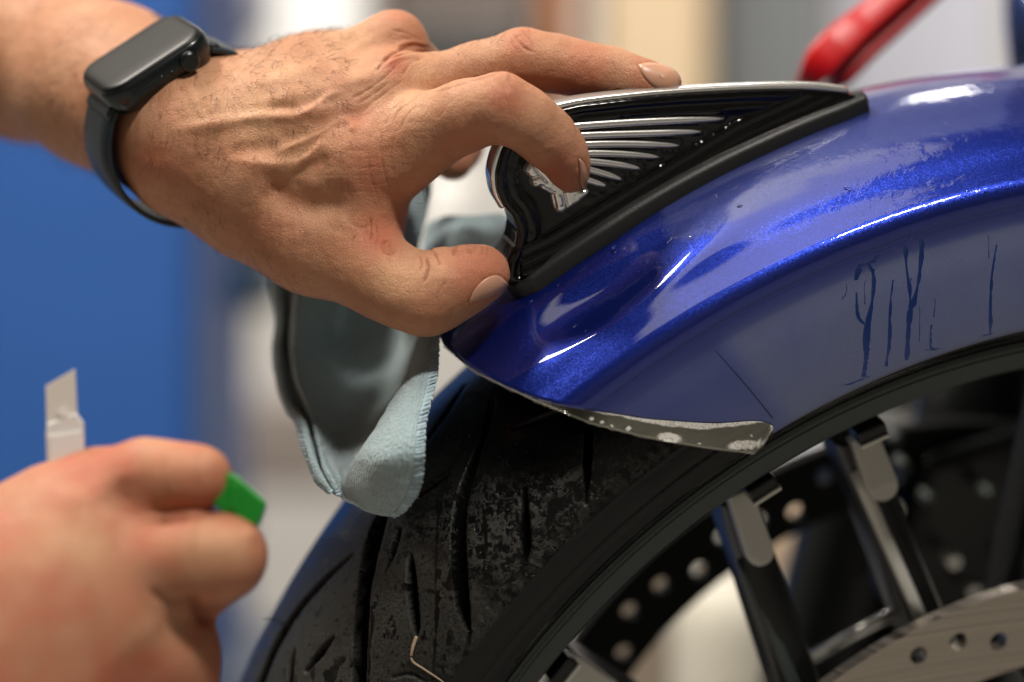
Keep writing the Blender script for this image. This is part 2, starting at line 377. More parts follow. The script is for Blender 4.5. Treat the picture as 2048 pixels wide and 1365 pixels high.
bbox('slate_step', 395, 1330, 900, 1700, 700, 300, (.20, .22, .25), 'slate grey step blurred at the bottom beside the tyre', 'step')
bbox('tan_carton', 1540, 1020, 1720, 1175, 560, 120, (.50, .37, .26), 'tan carton seen through the wheel above the white tub', 'carton')
bbox('brown_cardboard_box', 1130, 1010, 1400, 1900, 900, 200, (.34, .27, .20), 'brown cardboard box seen through the lower left of the wheel', 'box')
bbox('dark_machine_block', 1650, 640, 2300, 1900, 620, 300, (.010, .012, .012), 'black machine block seen through the right of the wheel', 'machine')
# white tub seen through the wheel
p = Q(1470, 1330, 430); n = 40
prof = [(0, -95), (52, -95), (58, -80), (62, 10), (56, 38), (34, 56), (0, 60)]
P = np.array([[p+np.array([r*math.cos(t), r*.8*math.sin(t), z]) for t in np.linspace(0, 2*np.pi, n, endpoint=False)] for r, z in spline(np.array(prof, float)*np.array([.52, .8]), 30)])
V, F = grid(P, False, True); single('white_tub', V, F, plain('white_plastic', (.66, .62, .52), .4), 'round white plastic tub seen blurred through the wheel spokes', 'tub')
# grey reel on the blue board
p = Q(456, 8, 880); t = np.linspace(0, 2*np.pi, 32, endpoint=False)
P = np.array([[p+np.array([r*math.cos(a), y, r*math.sin(a)]) for a in t] for r, y in ((1, 0), (24, 0), (27, 3), (27, 15), (1, 15))])
V, F = grid(P, False, True); single('round_grey_plug', V, F, plain('pale_grey_plastic', (.50, .48, .50)), 'round pale grey disc on the blue board', 'plug')
p = Q(900, 400, 620); P = np.array([[p+np.array([r*math.cos(a), .7*r*math.sin(a), z]) for a in t] for r, z in ((1, -60), (15, -60), (16, -40), (16, 4), (11, 14), (1, 16))])
V, F = grid(P, False, True); single('white_jar', V, F, plain('white_jar_plastic', (.80, .78, .74)), 'white jar blurred behind the gap between thumb and index finger', 'jar')
# red tool above the fender
def redtool():
    m = M('red_plastic', (.62, .003, .006), .38)
    pts = spline([Q(1646, 132, 60), Q(1651, 124, 60), Q(1694, 82, 62), Q(1742, 40, 66), Q(1854, -58, 74), Q(2000, -180, 86)], 60); T = np.gradient(pts, axis=0); T /= np.linalg.norm(T, axis=1)[:, None]
    up = np.array([-.62, -.45, .65]); A = np.cross(T, up); A /= np.linalg.norm(A, axis=1)[:, None]; B = np.cross(A, T)
    h1 = np.interp(np.linspace(0, 1, 60), [0, .02, .06, .3, .5, 1], [5, 10.6, 13, 13.4, 11.5, 10]); a = np.linspace(0, 2*np.pi, 28, endpoint=False); e = .26
    cx = np.sign(np.cos(a))*np.abs(np.cos(a))**e; sy = np.sign(np.sin(a))*np.abs(np.sin(a))**e; c45 = math.cos(.62); s45 = math.sin(.62)
    P = pts[:, None]+h1[:, None, None]*((cx*c45-sy*s45*.55)[None, :, None]*A[:, None]+(cx*s45+sy*c45*.55)[None, :, None]*B[:, None])*.92
    V, F = grid(P, False, True); F = F.tolist()+[list(range(28)), list(range(59*28, 60*28))[::-1]]; root = thing('red_tool', pts[0], 'red plastic tool grip hanging out of focus above the fender', 'tool'); mesh('grip_shell', V, F, m, root)
    V2, F2 = sweep(pts[8:]+B[8:]*-7.4+A[8:]*3.4, h1[8:]*.42, 16, .7, up); mesh('shaded_underside', V2, F2, M('shaded_red_plastic', (.40, .002, .006), .5), root)  # darker red paints the shade on the tool's underside
redtool()
# ------------------------------------------------------------------ the motorcycle
BIKE = thing('motorcycle', WH(0, 0, 0)*np.array([1, 1, 0])+np.array([0, 0, -Z0]), 'blue motorcycle, its front fender with a black winged ornament over a wet black tyre', 'motorcycle')
# fender cross-section: side step s, radius r, from centre line to lower lip
PROF = np.array([(0, 327.5), (12, 326.8), (24, 324.2), (36, 319.5), (44, 315.2), (49.2, 312.7), (52.6, 310.8), (54.7, 307.8), (54.9, 304.6), (54.4, 301.6), (55.4, 296), (59, 287), (62.5, 274), (64, 264.5), (63.2, 262.6), (61.5, 263.5), (60.5, 268)])
NB = 14                                   # profile points 0..13 belong to the outer skin
WS = spline(PROF, 97); wskin = 13*6       # 6 steps per interval; index 78 = lower edge
EDGE = np.array([(872, 668), (882, 684), (940, 735), (1010, 772), (1080, 800), (1180, 822), (1300, 840), (1400, 848), (1480, 846), (1545, 836), (1547, 2000)], float)
OUT = np.array([(868, 664), (879, 686), (948, 744), (1060, 797), (1180, 846), (1280, 871), (1400, 893), (1524, 909), (1600, 925)], float)
def cross(s, r, L, t0=98., t1=150.):
    """angle at which the ring (r, s) passes below a picture outline"""
    th = np.linspace(t0, t1, 520); x, y = PJ(WH(r, th, s)); f = y-np.interp(x, L[:, 0], L[:, 1]); bad = (x < L[0, 0])
    k = np.argmax((f > 0) | bad); return th[k] if ((f > 0) | bad).any() else t1
def edge_theta(i):
    s, r = WS[i]
    return cross(s, r, EDGE)
TE = np.array([edge_theta(min(i, wskin)) for i in range(len(WS))])
k = np.ones(5)/5; TE = np.convolve(np.pad(TE, 2, 'edge'), k, 'valid')
def fender():
    nt = 260
    half = []
    t = np.linspace(0, 1, nt)**.8
    S = np.concatenate([-WS[::-1, 0][:-1], WS[:, 0]]); R = np.concatenate([WS[::-1, 1][:-1], WS[:, 1]]); E = np.concatenate([TE[::-1][:-1], TE])
    th = 35+(E[:, None]-35)*t[None]
    # the nose is blown up a little beside the ornament, hollow before it
    sx = np.abs(S)[:, None]; bulge = -5.0*np.exp(-((th-127)/5.5)**2)*np.exp(-((sx-27)/11.)**2)+1.5*np.exp(-((th-120)/6.)**2)*np.exp(-((sx-36)/9.)**2)
    P = WH(R[:, None]+bulge, th, S[:, None]+0*th)
    V, F = grid(P)
    x, y = PJ(V); sv = np.repeat(S, nt); rv = np.repeat(R, nt); thv = th.ravel()
    panel = np.clip((sv-54.2)/1.2, 0, 1)*(rv < 301)
    filmline = segdist(x, y, [(1545, 836), (1430, 700)])[0]
    right = np.clip(((x-1430)-(y-700)*.85)/60, 0, 1)
    mist = panel*(.62+.38*right)
    upper = np.clip((1-panel), 0, 1)
    wetz = upper*np.clip((sv+5)/20, 0, 1)*np.clip((118-thv)/8, 0, 1)*.9
    # patch of drying fluid below the ornament tip
    patch = upper*np.clip(1.1-segdist(x, y, [(1380, 420), (1560, 330), (1760, 240), (1960, 190)])[0]/(62+18*vnoise(V, 9)+8*vnoise(V, 3)), 0, 1)
    mist = np.maximum(mist, np.clip(patch*1.5, 0, .30))
    o = mesh('front_fender', V, F[:, ::-1], PAINT, BIKE, tint=np.stack([mist, wetz, 0*mist], 1)); solid(o, 1.6, -1)
    return o
FEN = fender()
def surf(px, py, lift=0.):
    """foot of a picture point on the fender's near skin"""
    P = WH(WS[:wskin+1, 1][:, None]+0, np.linspace(95, 150, 900)[None], WS[:wskin+1, 0][:, None]); x, y = PJ(P); d = (x-px)**2+(y-py)**2
    i, j = np.unravel_index(np.argmin(d), d.shape); a, t = float(i), 95+j*55/899.
    def ev(a, t):
        a = min(max(a, 0), wskin-1e-6); k = int(a); q = WS[k]*(1-a+k)+WS[k+1]*(a-k); return WH(q[1], t, q[0])
    for _ in range(3):
        p0 = ev(a, t); u0 = np.array(PJ(p0)); ua = np.array(PJ(ev(a+.2, t))) if a < wskin-.3 else 2*u0-np.array(PJ(ev(a-.2, t))); J = np.stack([(ua-u0)/.2, (np.array(PJ(ev(a, t+.02)))-u0)/.02], 1)
        dx = np.linalg.solve(J+1e-9*np.eye(2), np.array([px, py])-u0); a = min(max(a+np.clip(dx[0], -1.5, 1.5), 0), wskin); t += np.clip(dx[1], -.2, .2)
    return ev(a, t)-AX*lift*(1 if i > 54 else .2)+(P[i, j]-WC)/330*lift*(0 if i > 54 else 1), i
# runs of clear water on the side of the fender
def run(pts, wd, nm='water_run'):
    L = spline(pts, 30); ws = np.interp(np.linspace(0, 1, 30), np.linspace(0, 1, len(wd)), wd); rows = []
    jit = np.array([vnoise(np.array([[i*1.3, pts[0][0], 0]]), 2.)[0] for i in range(30)])
    for i, (x, y) in enumerate(L):
        h = ws[i]*.46*(1+.55*jit[i]); row = [surf(x+q*h+jit[i]*.8, y, l)[0] for q, l in ((-1, .03), (-.6, .09), (0, .11), (.6, .09), (1, .03))]; rows.append(row)
    V, F = grid(np.array(rows)); o = mesh(nm, V, F, WET, FEN); return o
RUNS = [([(1712, 560), (1722, 532), (1745, 524), (1757, 510)], [14, 12, 14, 8]), ([(1735, 528), (1747, 550), (1745, 600), (1735, 650), (1732, 700)], [10, 9, 9, 12, 20]), ([(1713, 585), (1715, 628), (1724, 645), (1736, 652)], [4, 8, 9, 6]),
        ([(1733, 690), (1732, 720), (1727, 754)], [16, 9, 11]), ([(1786, 560), (1780, 620), (1778, 690), (1772, 733)], [3, 5, 6, 6]), ([(1810, 492), (1814, 540), (1821, 600), (1818, 640), (1813, 720)], [8, 7, 7, 10, 8]),
        ([(1825, 480), (1842, 478), (1842, 520), (1835, 575), (1824, 612), (1818, 630)], [6, 10, 9, 7, 12, 10]), ([(1993, 490), (1984, 550), (1981, 610), (1981, 668)], [3, 5, 7, 7]), ([(1862, 650), (1861, 690), (1866, 700)], [3, 4, 10]),
        ([(1684, 770), (1700, 768), (1740, 752)], [12, 10, 4]), ([(1852, 700), (1880, 697)], [10, 6]), ([(1965, 672), (1983, 668)], [8, 10])]
for p_, w_ in RUNS: run(p_, w_)
for _ in range(8):
    x = rng.uniform(1600, 2030); y0 = np.interp(x, [1530, 1760, 2048], [620, 510, 450])+rng.uniform(5, 120); y1 = np.interp(x, [1545, 1800, 2048], [830, 735, 665])-6
    if _ < 5: run([(x, y0), (x+rng.uniform(-3, 3), y0+14), (x+rng.uniform(-3, 3), min(y0+rng.uniform(25, 70), y1))], [.8, 1.5, 1.2, 2.6])
    else: run([(x, y0), (x+rng.uniform(-2, 2), y0+rng.uniform(3, 8))], [1.5, rng.uniform(2, 4), 1.5])
# water drops
def drops(name, pts, parent, mat):
    parts = []
    for P, r, N in pts:
        N = np.asarray(N)/np.linalg.norm(N); A = np.cross(N, [0, 0, 1.]); A /= np.linalg.norm(A); B = np.cross(N, A); rows = []
        for ph in np.linspace(0, math.pi/2, 4): rows.append([P+N*r*.55*math.sin(ph)+(A*math.cos(a)+B*math.sin(a))*r*max(math.cos(ph), .02) for a in np.linspace(0, 2*np.pi, 10, endpoint=False)])
        V, F = grid(np.array(rows), False, True); parts.append((V, F.tolist()))
    V, F = join(parts); o = mesh(name, V, F, mat, parent); o['kind'] = 'stuff'; return o
WATER = M('water', (1, 1, 1), .0, 0, Transmission_Weight=1., IOR=1.33)
dl = []
for (x, y, r) in [(1480, 414, 1.1), (1483, 434, .7), (1515, 401, .5), (1528, 406, .5), (1508, 425, .4), (1380, 474, .5), (1653, 370, .6), (1693, 378, .9), (1700, 382, .6), (1655, 318, .5), (1800, 240, .7), (1972, 385, .7), (1934, 383, .5), (1230, 495, .9), (1020, 600, .4), (1005, 610, .3)]:
    P, i = surf(x, y, 0); N = (P-WC)/np.linalg.norm(P-WC)-AX*.5; dl.append((P, r, N))
for _ in range(150):
    x = rng.uniform(1250, 2040); y = rng.uniform(200, 560)
    if y < np.interp(x, [1200, 1755, 2048], [520, 225, 190]) or y > np.interp(x, [1250, 1530, 2048], [700, 545, 395]): continue
    P, i = surf(x, y, 0); N = (P-WC)/np.linalg.norm(P-WC)-AX*.5; dl.append((P, rng.uniform(.12, .32), N))
drops('water_drops', dl, FEN, WATER)
# ------------------------------------------------------------------ protective film being laid on the nose
def film():
    m = bpy.data.materials.new('clear_film'); m.use_nodes = True; g = G(m); b = g.b
    b.inputs['Base Color'].default_value = (.55, .52, .46, 1); b.inputs['Roughness'].default_value = .12; b.inputs['Coat Weight'].default_value = .6
    sp = g.n('ShaderNodeSeparateColor'); g.l(attr(g), sp.inputs[0])
    foam = g.math('MULTIPLY', sp.outputs[0], g.ramp(g.vor(1100), (.1, .55), (.5, 1)))
    g.set('Base Color', g.mix(foam, (.26, .245, .20), (.80, .78, .72)))
    g.set('Alpha', g.math('ADD', g.math('MULTIPLY', foam, .62), g.math('ADD', sp.outputs[1], g.ramp(g.noise(60, 2, .5, None, 1), (.48, .0), (.52, .05)))))
    g.set('Roughness', g.math('ADD', g.math('MULTIPLY', foam, .5), .08))
    nt = 22; prof = np.concatenate([WS[:wskin+1], [(64.6, 261), (65, 257), (65.4, 253), (65.8, 249), (66.2, 245), (66.6, 242)]]); rows = []
    t1 = []
    for i, (s, r) in enumerate(prof): t1.append(cross(s, r, OUT, 98., 150.))
    t0 = [TE[i] if i <= wskin else None for i in range(len(prof))]
    cx, cy = 1545, 836
    for i in range(wskin+1, len(prof)):
        s, r = prof[i]; th = np.linspace(100, 140, 800); x, y = PJ(WH(r, th, s)); t0[i] = th[np.argmax(x < 1545-(y-836)*.29)]
    prof2 = []; P = []
    for i, (s, r) in enumerate(prof):
        if t1[i] <= t0[i]+.02 and i > wskin: break
        th = np.linspace(t0[i]-.06*(i <= wskin), max(t1[i], t0[i]+.02), nt); lift = .9 if i < wskin else .5
        P.append(WH(r+.25, th, s+lift*.6+1.2*np.linspace(0, 1, nt)**2))
    V, F = grid(np.array(P)); x, y = PJ(V); d = np.tile(np.linspace(0, 1, nt), len(P))
    # finer sampling of foam needs more vertices
    o = mesh('protective_film', V, F, m, None)
    return V, F, m, o, P
def film2():
    V, F, m, o, P = film(); bpy.data.objects.remove(o)
    P = np.array(P); n1, n2 = P.shape[:2]
    a = np.linspace(0, n1-1, (n1-1)*3+1); i = np.minimum(a.astype(int), n1-2); f = (a-i)[:, None, None]; P = P[i]*(1-f)+P[i+1]*f
    a = np.linspace(0, n2-1, (n2-1)*2+1); i = np.minimum(a.astype(int), n2-2); f = (a-i)[None, :, None]; P = P[:, i]*(1-f)+P[:, i+1]*f
    V, F = grid(P); x, y = PJ(V)
    e1 = segdist(x, y, EDGE)[0]; wl = np.interp(x, [900, 1150, 1250, 1330, 1400, 1450, 1545], [1, 1, 4, 11, 13, 9, 5]); n = vnoise(V, 1.3)*2
    foam = np.clip((wl+n-e1)/2.5, 0, 1)
    for cx, cy, rx, ry, an in [(1340, 876, 23, 10, .15), (1490, 890, 38, 9, -.08), (1257, 858, 5, 5, 0), (1183, 838, 5, 4, 0), (1204, 845, 4, 3, 0), (1224, 852, 2.5, 2.5, 0), (1503, 872, 2, 3, 0), (1398, 888, 2, 2, 0), (1025, 765, 5, 4, 0), (1053, 788, 3, 3, 0)]:
        dx = (x-cx)*math.cos(an)+(y-cy)*math.sin(an); dy = -(x-cx)*math.sin(an)+(y-cy)*math.cos(an)
        foam = np.maximum(foam, np.clip((1.1-np.hypot(dx/rx, dy/ry)+.08*n)*5, 0, 1))
    rim_ = np.maximum(np.clip(1-segdist(x, y, OUT)[0]/2.2, 0, 1), np.clip(1-segdist(x, y, [(1545, 836), (1524, 909)])[0]/2, 0, 1))
    al = .05+.17*np.clip((x-1160)/60, 0, 1)+.45*rim_*(.4+.6*(x > 1150))
    al = np.where(x < 1150, .04+.45*np.clip(1-segdist(x, y, OUT)[0]/1.6, 0, 1), al); foam = np.where(x < 1150, foam*.25, foam)
    root = single('protective_film', V, F, m, 'clear protective film strip with white foam bubbles hanging over the fender edge', 'film', tint=np.stack([foam, al, 0*al], 1)); solid(root, .15, 0)
film2()
# trimmed edge line of the film on the side panel
L = spline([(1545, 836), (1490, 768), (1432, 702)], 26); rows = []
for i, (x, y) in enumerate(L):
    h = np.interp(i, [0, 25], [1.6, .4]); rows.append([surf(x+q*h, y, l)[0] for q, l in ((-1, .03), (0, .22), (1, .03))])
V, F = grid(np.array(rows)); mesh('film_cut_line', V, F, M('film_edge', (.004, .01, .08), .3), FEN)
# ------------------------------------------------------------------ tyre with real grooves
GR = [([(968, 873), (945, 933), (926, 993), (917, 1061), (919, 1137), (926, 1212), (940, 1269)], [4, 8, 11, 14, 15, 13, 1.5], 3.2), ([(985, 800), (968, 873)], [4, 6], 2.5),
      ([(772, 1020), (760, 1046), (745, 1095), (730, 1171), (723, 1246), (719, 1341), (716, 1420)], [6, 12, 14, 13, 13, 13, 13], 3.2),
      ([(704, 1110), (651, 1159), (594, 1224), (549, 1299), (520, 1370)], [2, 5, 6, 7, 7], 2.4), ([(666, 1275), (640, 1308), (613, 1341)], [2.5, 7, 3], 2.6),
      ([(821, 1108), (822, 1140), (826, 1200), (832, 1250), (833, 1275)], [2, 8, 10, 7, 1.5], 2.6), ([(1049, 975), (1051, 1046), (1053, 1091), (1051, 1132)], [3, 8, 9, 1.5], 2.6),
      ([(1179, 850), (1175, 925), (1172, 1008)], [7, 8, 2], 2.6), ([(900, 944), (870, 968), (836, 992)], [3, 5, 5], 2.2), ([(798, 1061), (785, 1105), (768, 1144)], [5, 6, 3], 2.4),
      ([(589, 1299), (583, 1330), (579, 1370)], [2, 5, 6], 2.2), ([(928, 772), (895, 822), (857, 876)], [2, 4.5, 4], 2.2), ([(1140, 815), (1080, 838), (1026, 858)], [3, 4, 2], 2.0),
      ([(786, 1354), (820, 1348), (852, 1362)], [3, 4, 3], 1.0)]
WETL = [([(896, 948), (877, 1031), (872, 1114), (871, 1170), (874, 1227), (868, 1322), (866, 1370)], [6, 8, 9, 6, 12, 8, 10]), ([(734, 1190), (745, 1240), (738, 1300), (737, 1370)], [4, 11, 9, 9]), ([(940, 1270), (930, 1320), (915, 1370)], [18, 24, 10]),
        ([(965, 1010), (972, 1080), (968, 1130)], [10, 12, 4]), ([(1051, 1130), (1062, 1170), (1040, 1190)], [6, 8, 6]), ([(1100, 1010), (1095, 1060)], [16, 10])]
def tyre():
    # tyre profile: angle a from crown to bead
    pf = []
    for a in np.linspace(0, 100, 41): pf.append((58.5*math.sin(math.radians(a)), 263.5+42.*math.cos(math.radians(a))**.94 if a < 90 else 263.5-8*math.sin(math.radians(a-90))/math.sin(math.radians(10))*.45))
    pf = np.array(pf); pf = np.concatenate([pf, [(56.5, 257.5), (53.5, 254.5), (50, 252.8), (47, 251)]])
    d = np.concatenate([[0], np.cumsum(np.hypot(*np.diff(pf, axis=0).T))])
    q = np.linspace(0, d[-1], 190); S = np.interp(q, d, pf[:, 0]); R = np.interp(q, d, pf[:, 1])
    S = np.concatenate([-S[::-1][:-1], S]); R = np.concatenate([R[::-1][:-1], R])
    th = np.concatenate([np.arange(-190, 96, 2.), np.arange(96, 168, .125)])
    P = WH(R[:, None], th[None], S[:, None]); nS, nT = P.shape[:2]; V, F = grid(P, False, True)
    N = normals(V, F); ctr = WH(262., np.tile(th, nS), np.repeat(S*.0, nT)); fl = np.sign(((V-ctr)*N).sum(1).mean()); N *= fl
    x, y = PJ(V); Sv = np.repeat(S, nT); tv = np.tile(th, nS); Rv = np.repeat(R, nT)
    view = (V-np.array([0, -D, 0])); facing = (N*view).sum(1) < 0; act = facing & (tv > 97)
    disp = np.zeros(len(V)); gro = np.zeros(len(V)); dep = np.zeros(len(V))
    xa, ya = x[act], y[act]
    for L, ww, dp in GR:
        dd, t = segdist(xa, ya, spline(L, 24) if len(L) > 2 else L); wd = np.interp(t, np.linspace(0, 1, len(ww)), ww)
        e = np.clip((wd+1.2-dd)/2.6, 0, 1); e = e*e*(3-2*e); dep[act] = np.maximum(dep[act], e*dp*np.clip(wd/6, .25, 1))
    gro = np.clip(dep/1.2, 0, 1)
    # serrated ring and moulded sidewall steps
    ring = (Sv > 0) & (Rv < 279) & (Rv > 274.5); ser = .18*np.sin(np.radians(tv)*420*1.0)
    disp += np.where(ring & (tv > 97), ser+.1, 0)
    disp += .35*np.exp(-((Rv-273.8)/.7)**2)*(Sv > 0)-.5*np.exp(-((Rv-266.)/.8)**2)*(Sv > 0)+.4*np.exp(-((Rv-259.)/.8)**2)*(Sv > 0)
    wet = np.zeros(len(V))
    for L, ww in WETL:
        dd, t = segdist(xa, ya, spline(L, 30) if len(L) > 2 else L); wd = np.interp(t, np.linspace(0, 1, len(ww)), ww)*(.6+.35*vnoise(V[act], 2.))
        wet[act] = np.maximum(wet[act], np.clip((wd*.62-dd)/1.5, 0, 1))
    # speckle of wet spots is in the material; here the broad dusty zones
    r0 = np.clip((Rv-272)/3, 0, 1)*(np.abs(Sv) < 57)
    zone = np.clip((y-np.interp(x, [800, 950, 1150, 1400], [900, 930, 900, 840]))/70, 0, 1)
    solidz = np.clip((y-np.interp(x, [500, 700, 900, 1000, 1100], [1000, 1060, 1090, 1200, 1300])+15*vnoise(V, 6))/40, 0, 1)
    R_ = r0*(.25+.75*zone)*(1-wet); G_ = solidz*(vnoise(V, 2.2) < .55)*(vnoise(V, 5.) < .62)
    V = V+N*(disp-dep*1.35)[:, None]
    o = mesh('tyre', V, F, TYRE, BIKE, tint=np.stack([R_, np.clip(G_, 0, 1), gro], 1)); return V, N, x, y, facing & (tv > 97)
TV, TN, tx, ty, tf = tyre()
sel = np.where(tf & (ty > 850) & (ty < 1260) & (tx > 850) & (tx < 1200) & (np.abs((tx-980)/160)+np.abs((ty-1000)/170) < 1.3))[0]
dl = [(TV[i], rng.uniform(.12, .45), TN[i]) for i in rng.choice(sel, 420)]
sel = np.where(tf & (ty > 1000) & (tx > 560) & (tx < 1150))[0]; dl += [(TV[i], rng.uniform(.15, .5), TN[i]) for i in rng.choice(sel, 40)]
drops('water_drops', dl, BIKE, WATER)
i = np.argmin((tx-568)**2+(ty-1250)**2+1e6*~tf)
V, F = sweep(spline([TV[i], TV[i]+TN[i]*3+np.array([-1, 0, 1]), TV[i]+TN[i]*5+np.array([-2.5, 0, .3])], 8), np.linspace(.35, .2, 8), 6); mesh('rubber_nib', V, F, RUBBER, BIKE)
# dry grass stalk stuck to the tread
idx = [np.argmin((tx-a)**2+(ty-b)**2+1e6*~tf) for a, b in ((832, 1275), (828, 1298), (826, 1322), (850, 1338), (885, 1365), (900, 1380))]
V, F = sweep(spline([TV[i]+TN[i]*.6 for i in idx], 30), np.linspace(.9, .45, 30), 6, .6); o = mesh('grass_stalk', V, F, plain('dry_grass', (.33, .25, .17)), None)
bpy.data.objects.remove(o); single('grass_stalk', V, F, plain('dry_grass', (.33, .25, .17)), 'dry brown stalk stuck to the wet tread at the bottom', 'stalk')
# ------------------------------------------------------------------ rim
def lathe(name, prof, mat, parent, nt=240, closed=False):
    prof = np.array(prof, float); th = np.linspace(0, 360, nt, endpoint=False); P = WH(prof[:, 1][:, None], th[None], prof[:, 0][:, None])
    V, F = grid(P, closed, True); return mesh(name, V, F, mat, parent, sharp=28)
RM = lathe('rim', [(46, 254.5), (50.5, 253.6), (51.8, 252.8), (52.2, 251.8), (51.2, 250.6), (50.2, 250.0), (50.0, 249.0), (50.4, 248.4), (49.6, 242.4), (48.6, 241.2), (46, 240.8), (40, 238), (25, 234), (0, 231), (-25, 233), (-42, 238), (-49, 242), (-52, 250), (-50, 253.6), (-46, 254.5), (-30, 246), (0, 240), (30, 246)], RIM, BIKE, 360, True)
def wbar(p0, p1, s0, s1, w0, w1, th, taper=1.):
    """bar between two picture points at side steps s0, s1, widths in mm"""
    a = INVP(*p0, s0); b = INVP(*p1, s1); d = (b-a)/np.linalg.norm(b-a); n = np.array([-d[1], d[0]]); secs = []
    prof = [(-1, -1), (-1, .55), (-.8, .9), (-.45, 1), (.45, 1), (.8, .9), (1, .55), (1, -1)]
    for t in np.linspace(0, 1, 9):
        c = a+(b-a)*t; w_ = w0+(w1-w0)*t; s = s0+(s1-s0)*t
        secs.append([PL(c+n*w_*.5*q[0], s+th*.5*q[1]) for q in prof])
    V, F = grid(np.array(secs), False, True); F = F.tolist()+[list(range(8)), list(range(64, 72))[::-1]]
    return V, F, (a, b, d, n)
def rotw(V, deg):
    V = V-WC; c, s = math.cos(math.radians(deg)), math.sin(math.radians(deg)); u, v, a = V@WU, V@WV, V@AX
    return WC+(u*c-v*s)[:, None]*WU+(u*s+v*c)[:, None]*WV+a[:, None]*AX
SPK = {'A': dict(bar=((1462, 985), (1608, 1420)), w=(12.5, 15.5), face=((1480, 985), (1508, 1090)), ridge=((1490, 1120), (1598, 1400)), lug=(1517, 968), fw=5.0),
       'B': dict(bar=((1690, 862), (1862, 1290)), w=(13, 15), face=((1728, 872), (1752, 958)), ridge=((1716, 945), (1838, 1235)), lug=(1735, 857), fw=5.6)}
def spoke(deg, kind):
    K = SPK[kind]
    V, F, (a, b, d, n) = wbar(K['bar'][0], K['bar'][1], 22, 44, K['w'][0], K['w'][1], 20)
    o = mesh('spoke', rotw(V, deg), F, DARK, BIKE, sharp=40)
    fw = K['fw']; fa, fb = INVP(*K['face'][0], 33), INVP(*K['face'][1], 35); dd = (fb-fa)/np.linalg.norm(fb-fa); nn = np.array([-dd[1], dd[0]])
    ol = [fa-nn*fw*.9, fa+nn*fw*.9]+[fb+dd*fw*math.sin(t)+nn*fw*math.cos(t) for t in np.linspace(0, math.pi, 9)]
    st = [33.4+7.4*np.clip((p-fa)@dd/np.linalg.norm(fb-fa), 0, 1.2) for p in ol]; top = np.array([PL(p, q_) for p, q_ in zip(ol, st)]); bot = np.array([PL(p, q_-5) for p, q_ in zip(ol, st)]); k = len(ol)
    V = np.concatenate([top, bot]); F = [list(range(k)), list(range(k, 2*k))[::-1]]+[[i, i+k, (i+1) % k+k, (i+1) % k] for i in range(k)]
    q = mesh('spoke_face', rotw(V, deg), F, FACE, o, smooth=False); bevel(q, .8, 2)
    a2, b2 = INVP(*K['ridge'][0], 36), INVP(*K['ridge'][1], 50); pth = [PL(a2+(b2-a2)*t, np.float64(34+18*t)) for t in np.linspace(0, 1, 8)]
    V, F = sweep(pth, 2.4, 8, .5, AX); mesh('spoke_highlight', rotw(V, deg), F, FACE if kind == 'B' else RIM, o)  # raised strip coloured lighter as the highlight along the spoke
    c = INVP(*K['lug'], 40); d0 = c/np.linalg.norm(c); n0 = np.array([-d0[1], d0[0]])
    V, F = obox(PL(c, np.float64(40.)), 5.4*(n0[0]*WU+n0[1]*WV), 4.5*AX, 2.3*(d0[0]*WU+d0[1]*WV)); l = mesh('spoke_lug', rotw(V, deg), F, DARK, o, smooth=False); bevel(l, .9, 2)
    V, F = obox(PL(c-d0*2.8, np.float64(41.)), 5.4*(n0[0]*WU+n0[1]*WV), 4.6*AX, .7*(d0[0]*WU+d0[1]*WV)); l = mesh('lug_lit_face', rotw(V, deg), F, FACE, o, smooth=False); bevel(l, .3, 2)  # pale plate stands in for light on the lug's lower face
for k_ in range(11):
    for kd in 'AB': spoke(k_*360/11, kd)
lathe('hub', [(-60, 20), (-60, 46), (-20, 60), (20, 60), (58, 46), (70, 40), (70, 20)], DARK, BIKE, 64, True)
# ------------------------------------------------------------------ brake discs
def disc(name, s, ri, ro, th, ph, rad, hr, mat):
    n = 66; st = 360/n; V = []; F = []
    def P(r, t, s_): return WH(r, t, s_)
    for k in range(n):
        t0 = ph+(k-.5)*st; t1 = t0+st; rc = rad(k); tc = ph+k*st; m = []
        for j in range(4): m.append((ri+(ro-ri)*j/4, t0))
        for j in range(4): m.append((ro, t0+st*j/4))
        for j in range(4): m.append((ro+(ri-ro)*j/4, t1))
        for j in range(4): m.append((ri, t1-st*j/4))
        cx, cy = rc*math.cos(math.radians(tc)), rc*math.sin(math.radians(tc)); hole = []
        for (r, t) in m:
            x, y = r*math.cos(math.radians(t))-cx, r*math.sin(math.radians(t))-cy; a = math.atan2(y, x); hole.append((cx+hr*math.cos(a), cy+hr*math.sin(a)))
        b = len(V)
        for sd in (s+th/2, s-th/2):
            for (r, t) in m: V.append(WH(r, t, sd))
            for h in hole: V.append(PL(np.array(h), np.float64(sd)))
        for j in range(16):
            j2 = (j+1) % 16
            F += [[b+j, b+j2, b+16+j2, b+16+j], [b+32+j, b+48+j, b+48+j2, b+32+j2], [b+16+j, b+16+j2, b+48+j2, b+48+j]]
            if 4 <= j < 8 or j >= 12: F.append([b+j, b+32+j, b+32+j2, b+j2])
    V = np.array(V); me = mesh(name, V, F, mat, BIKE, smooth=False); return me
ND = disc('brake_disc', 62, 136, 167, 5, 118.6, lambda k: [157, 146, 148, 158, 149, 155][k % 6] if k else 157, 3.4, STEEL)
FD = disc('brake_disc', -62, 142, 171, 5, 116.4, lambda k: [150, 154, 157, 151, 158, 160][k % 6], 3.4, M('shaded_disc_steel', (.007, .008, .008), .7, 0, Specular_IOR_Level=.2))  # shade on the far disc is put into its near-black colour
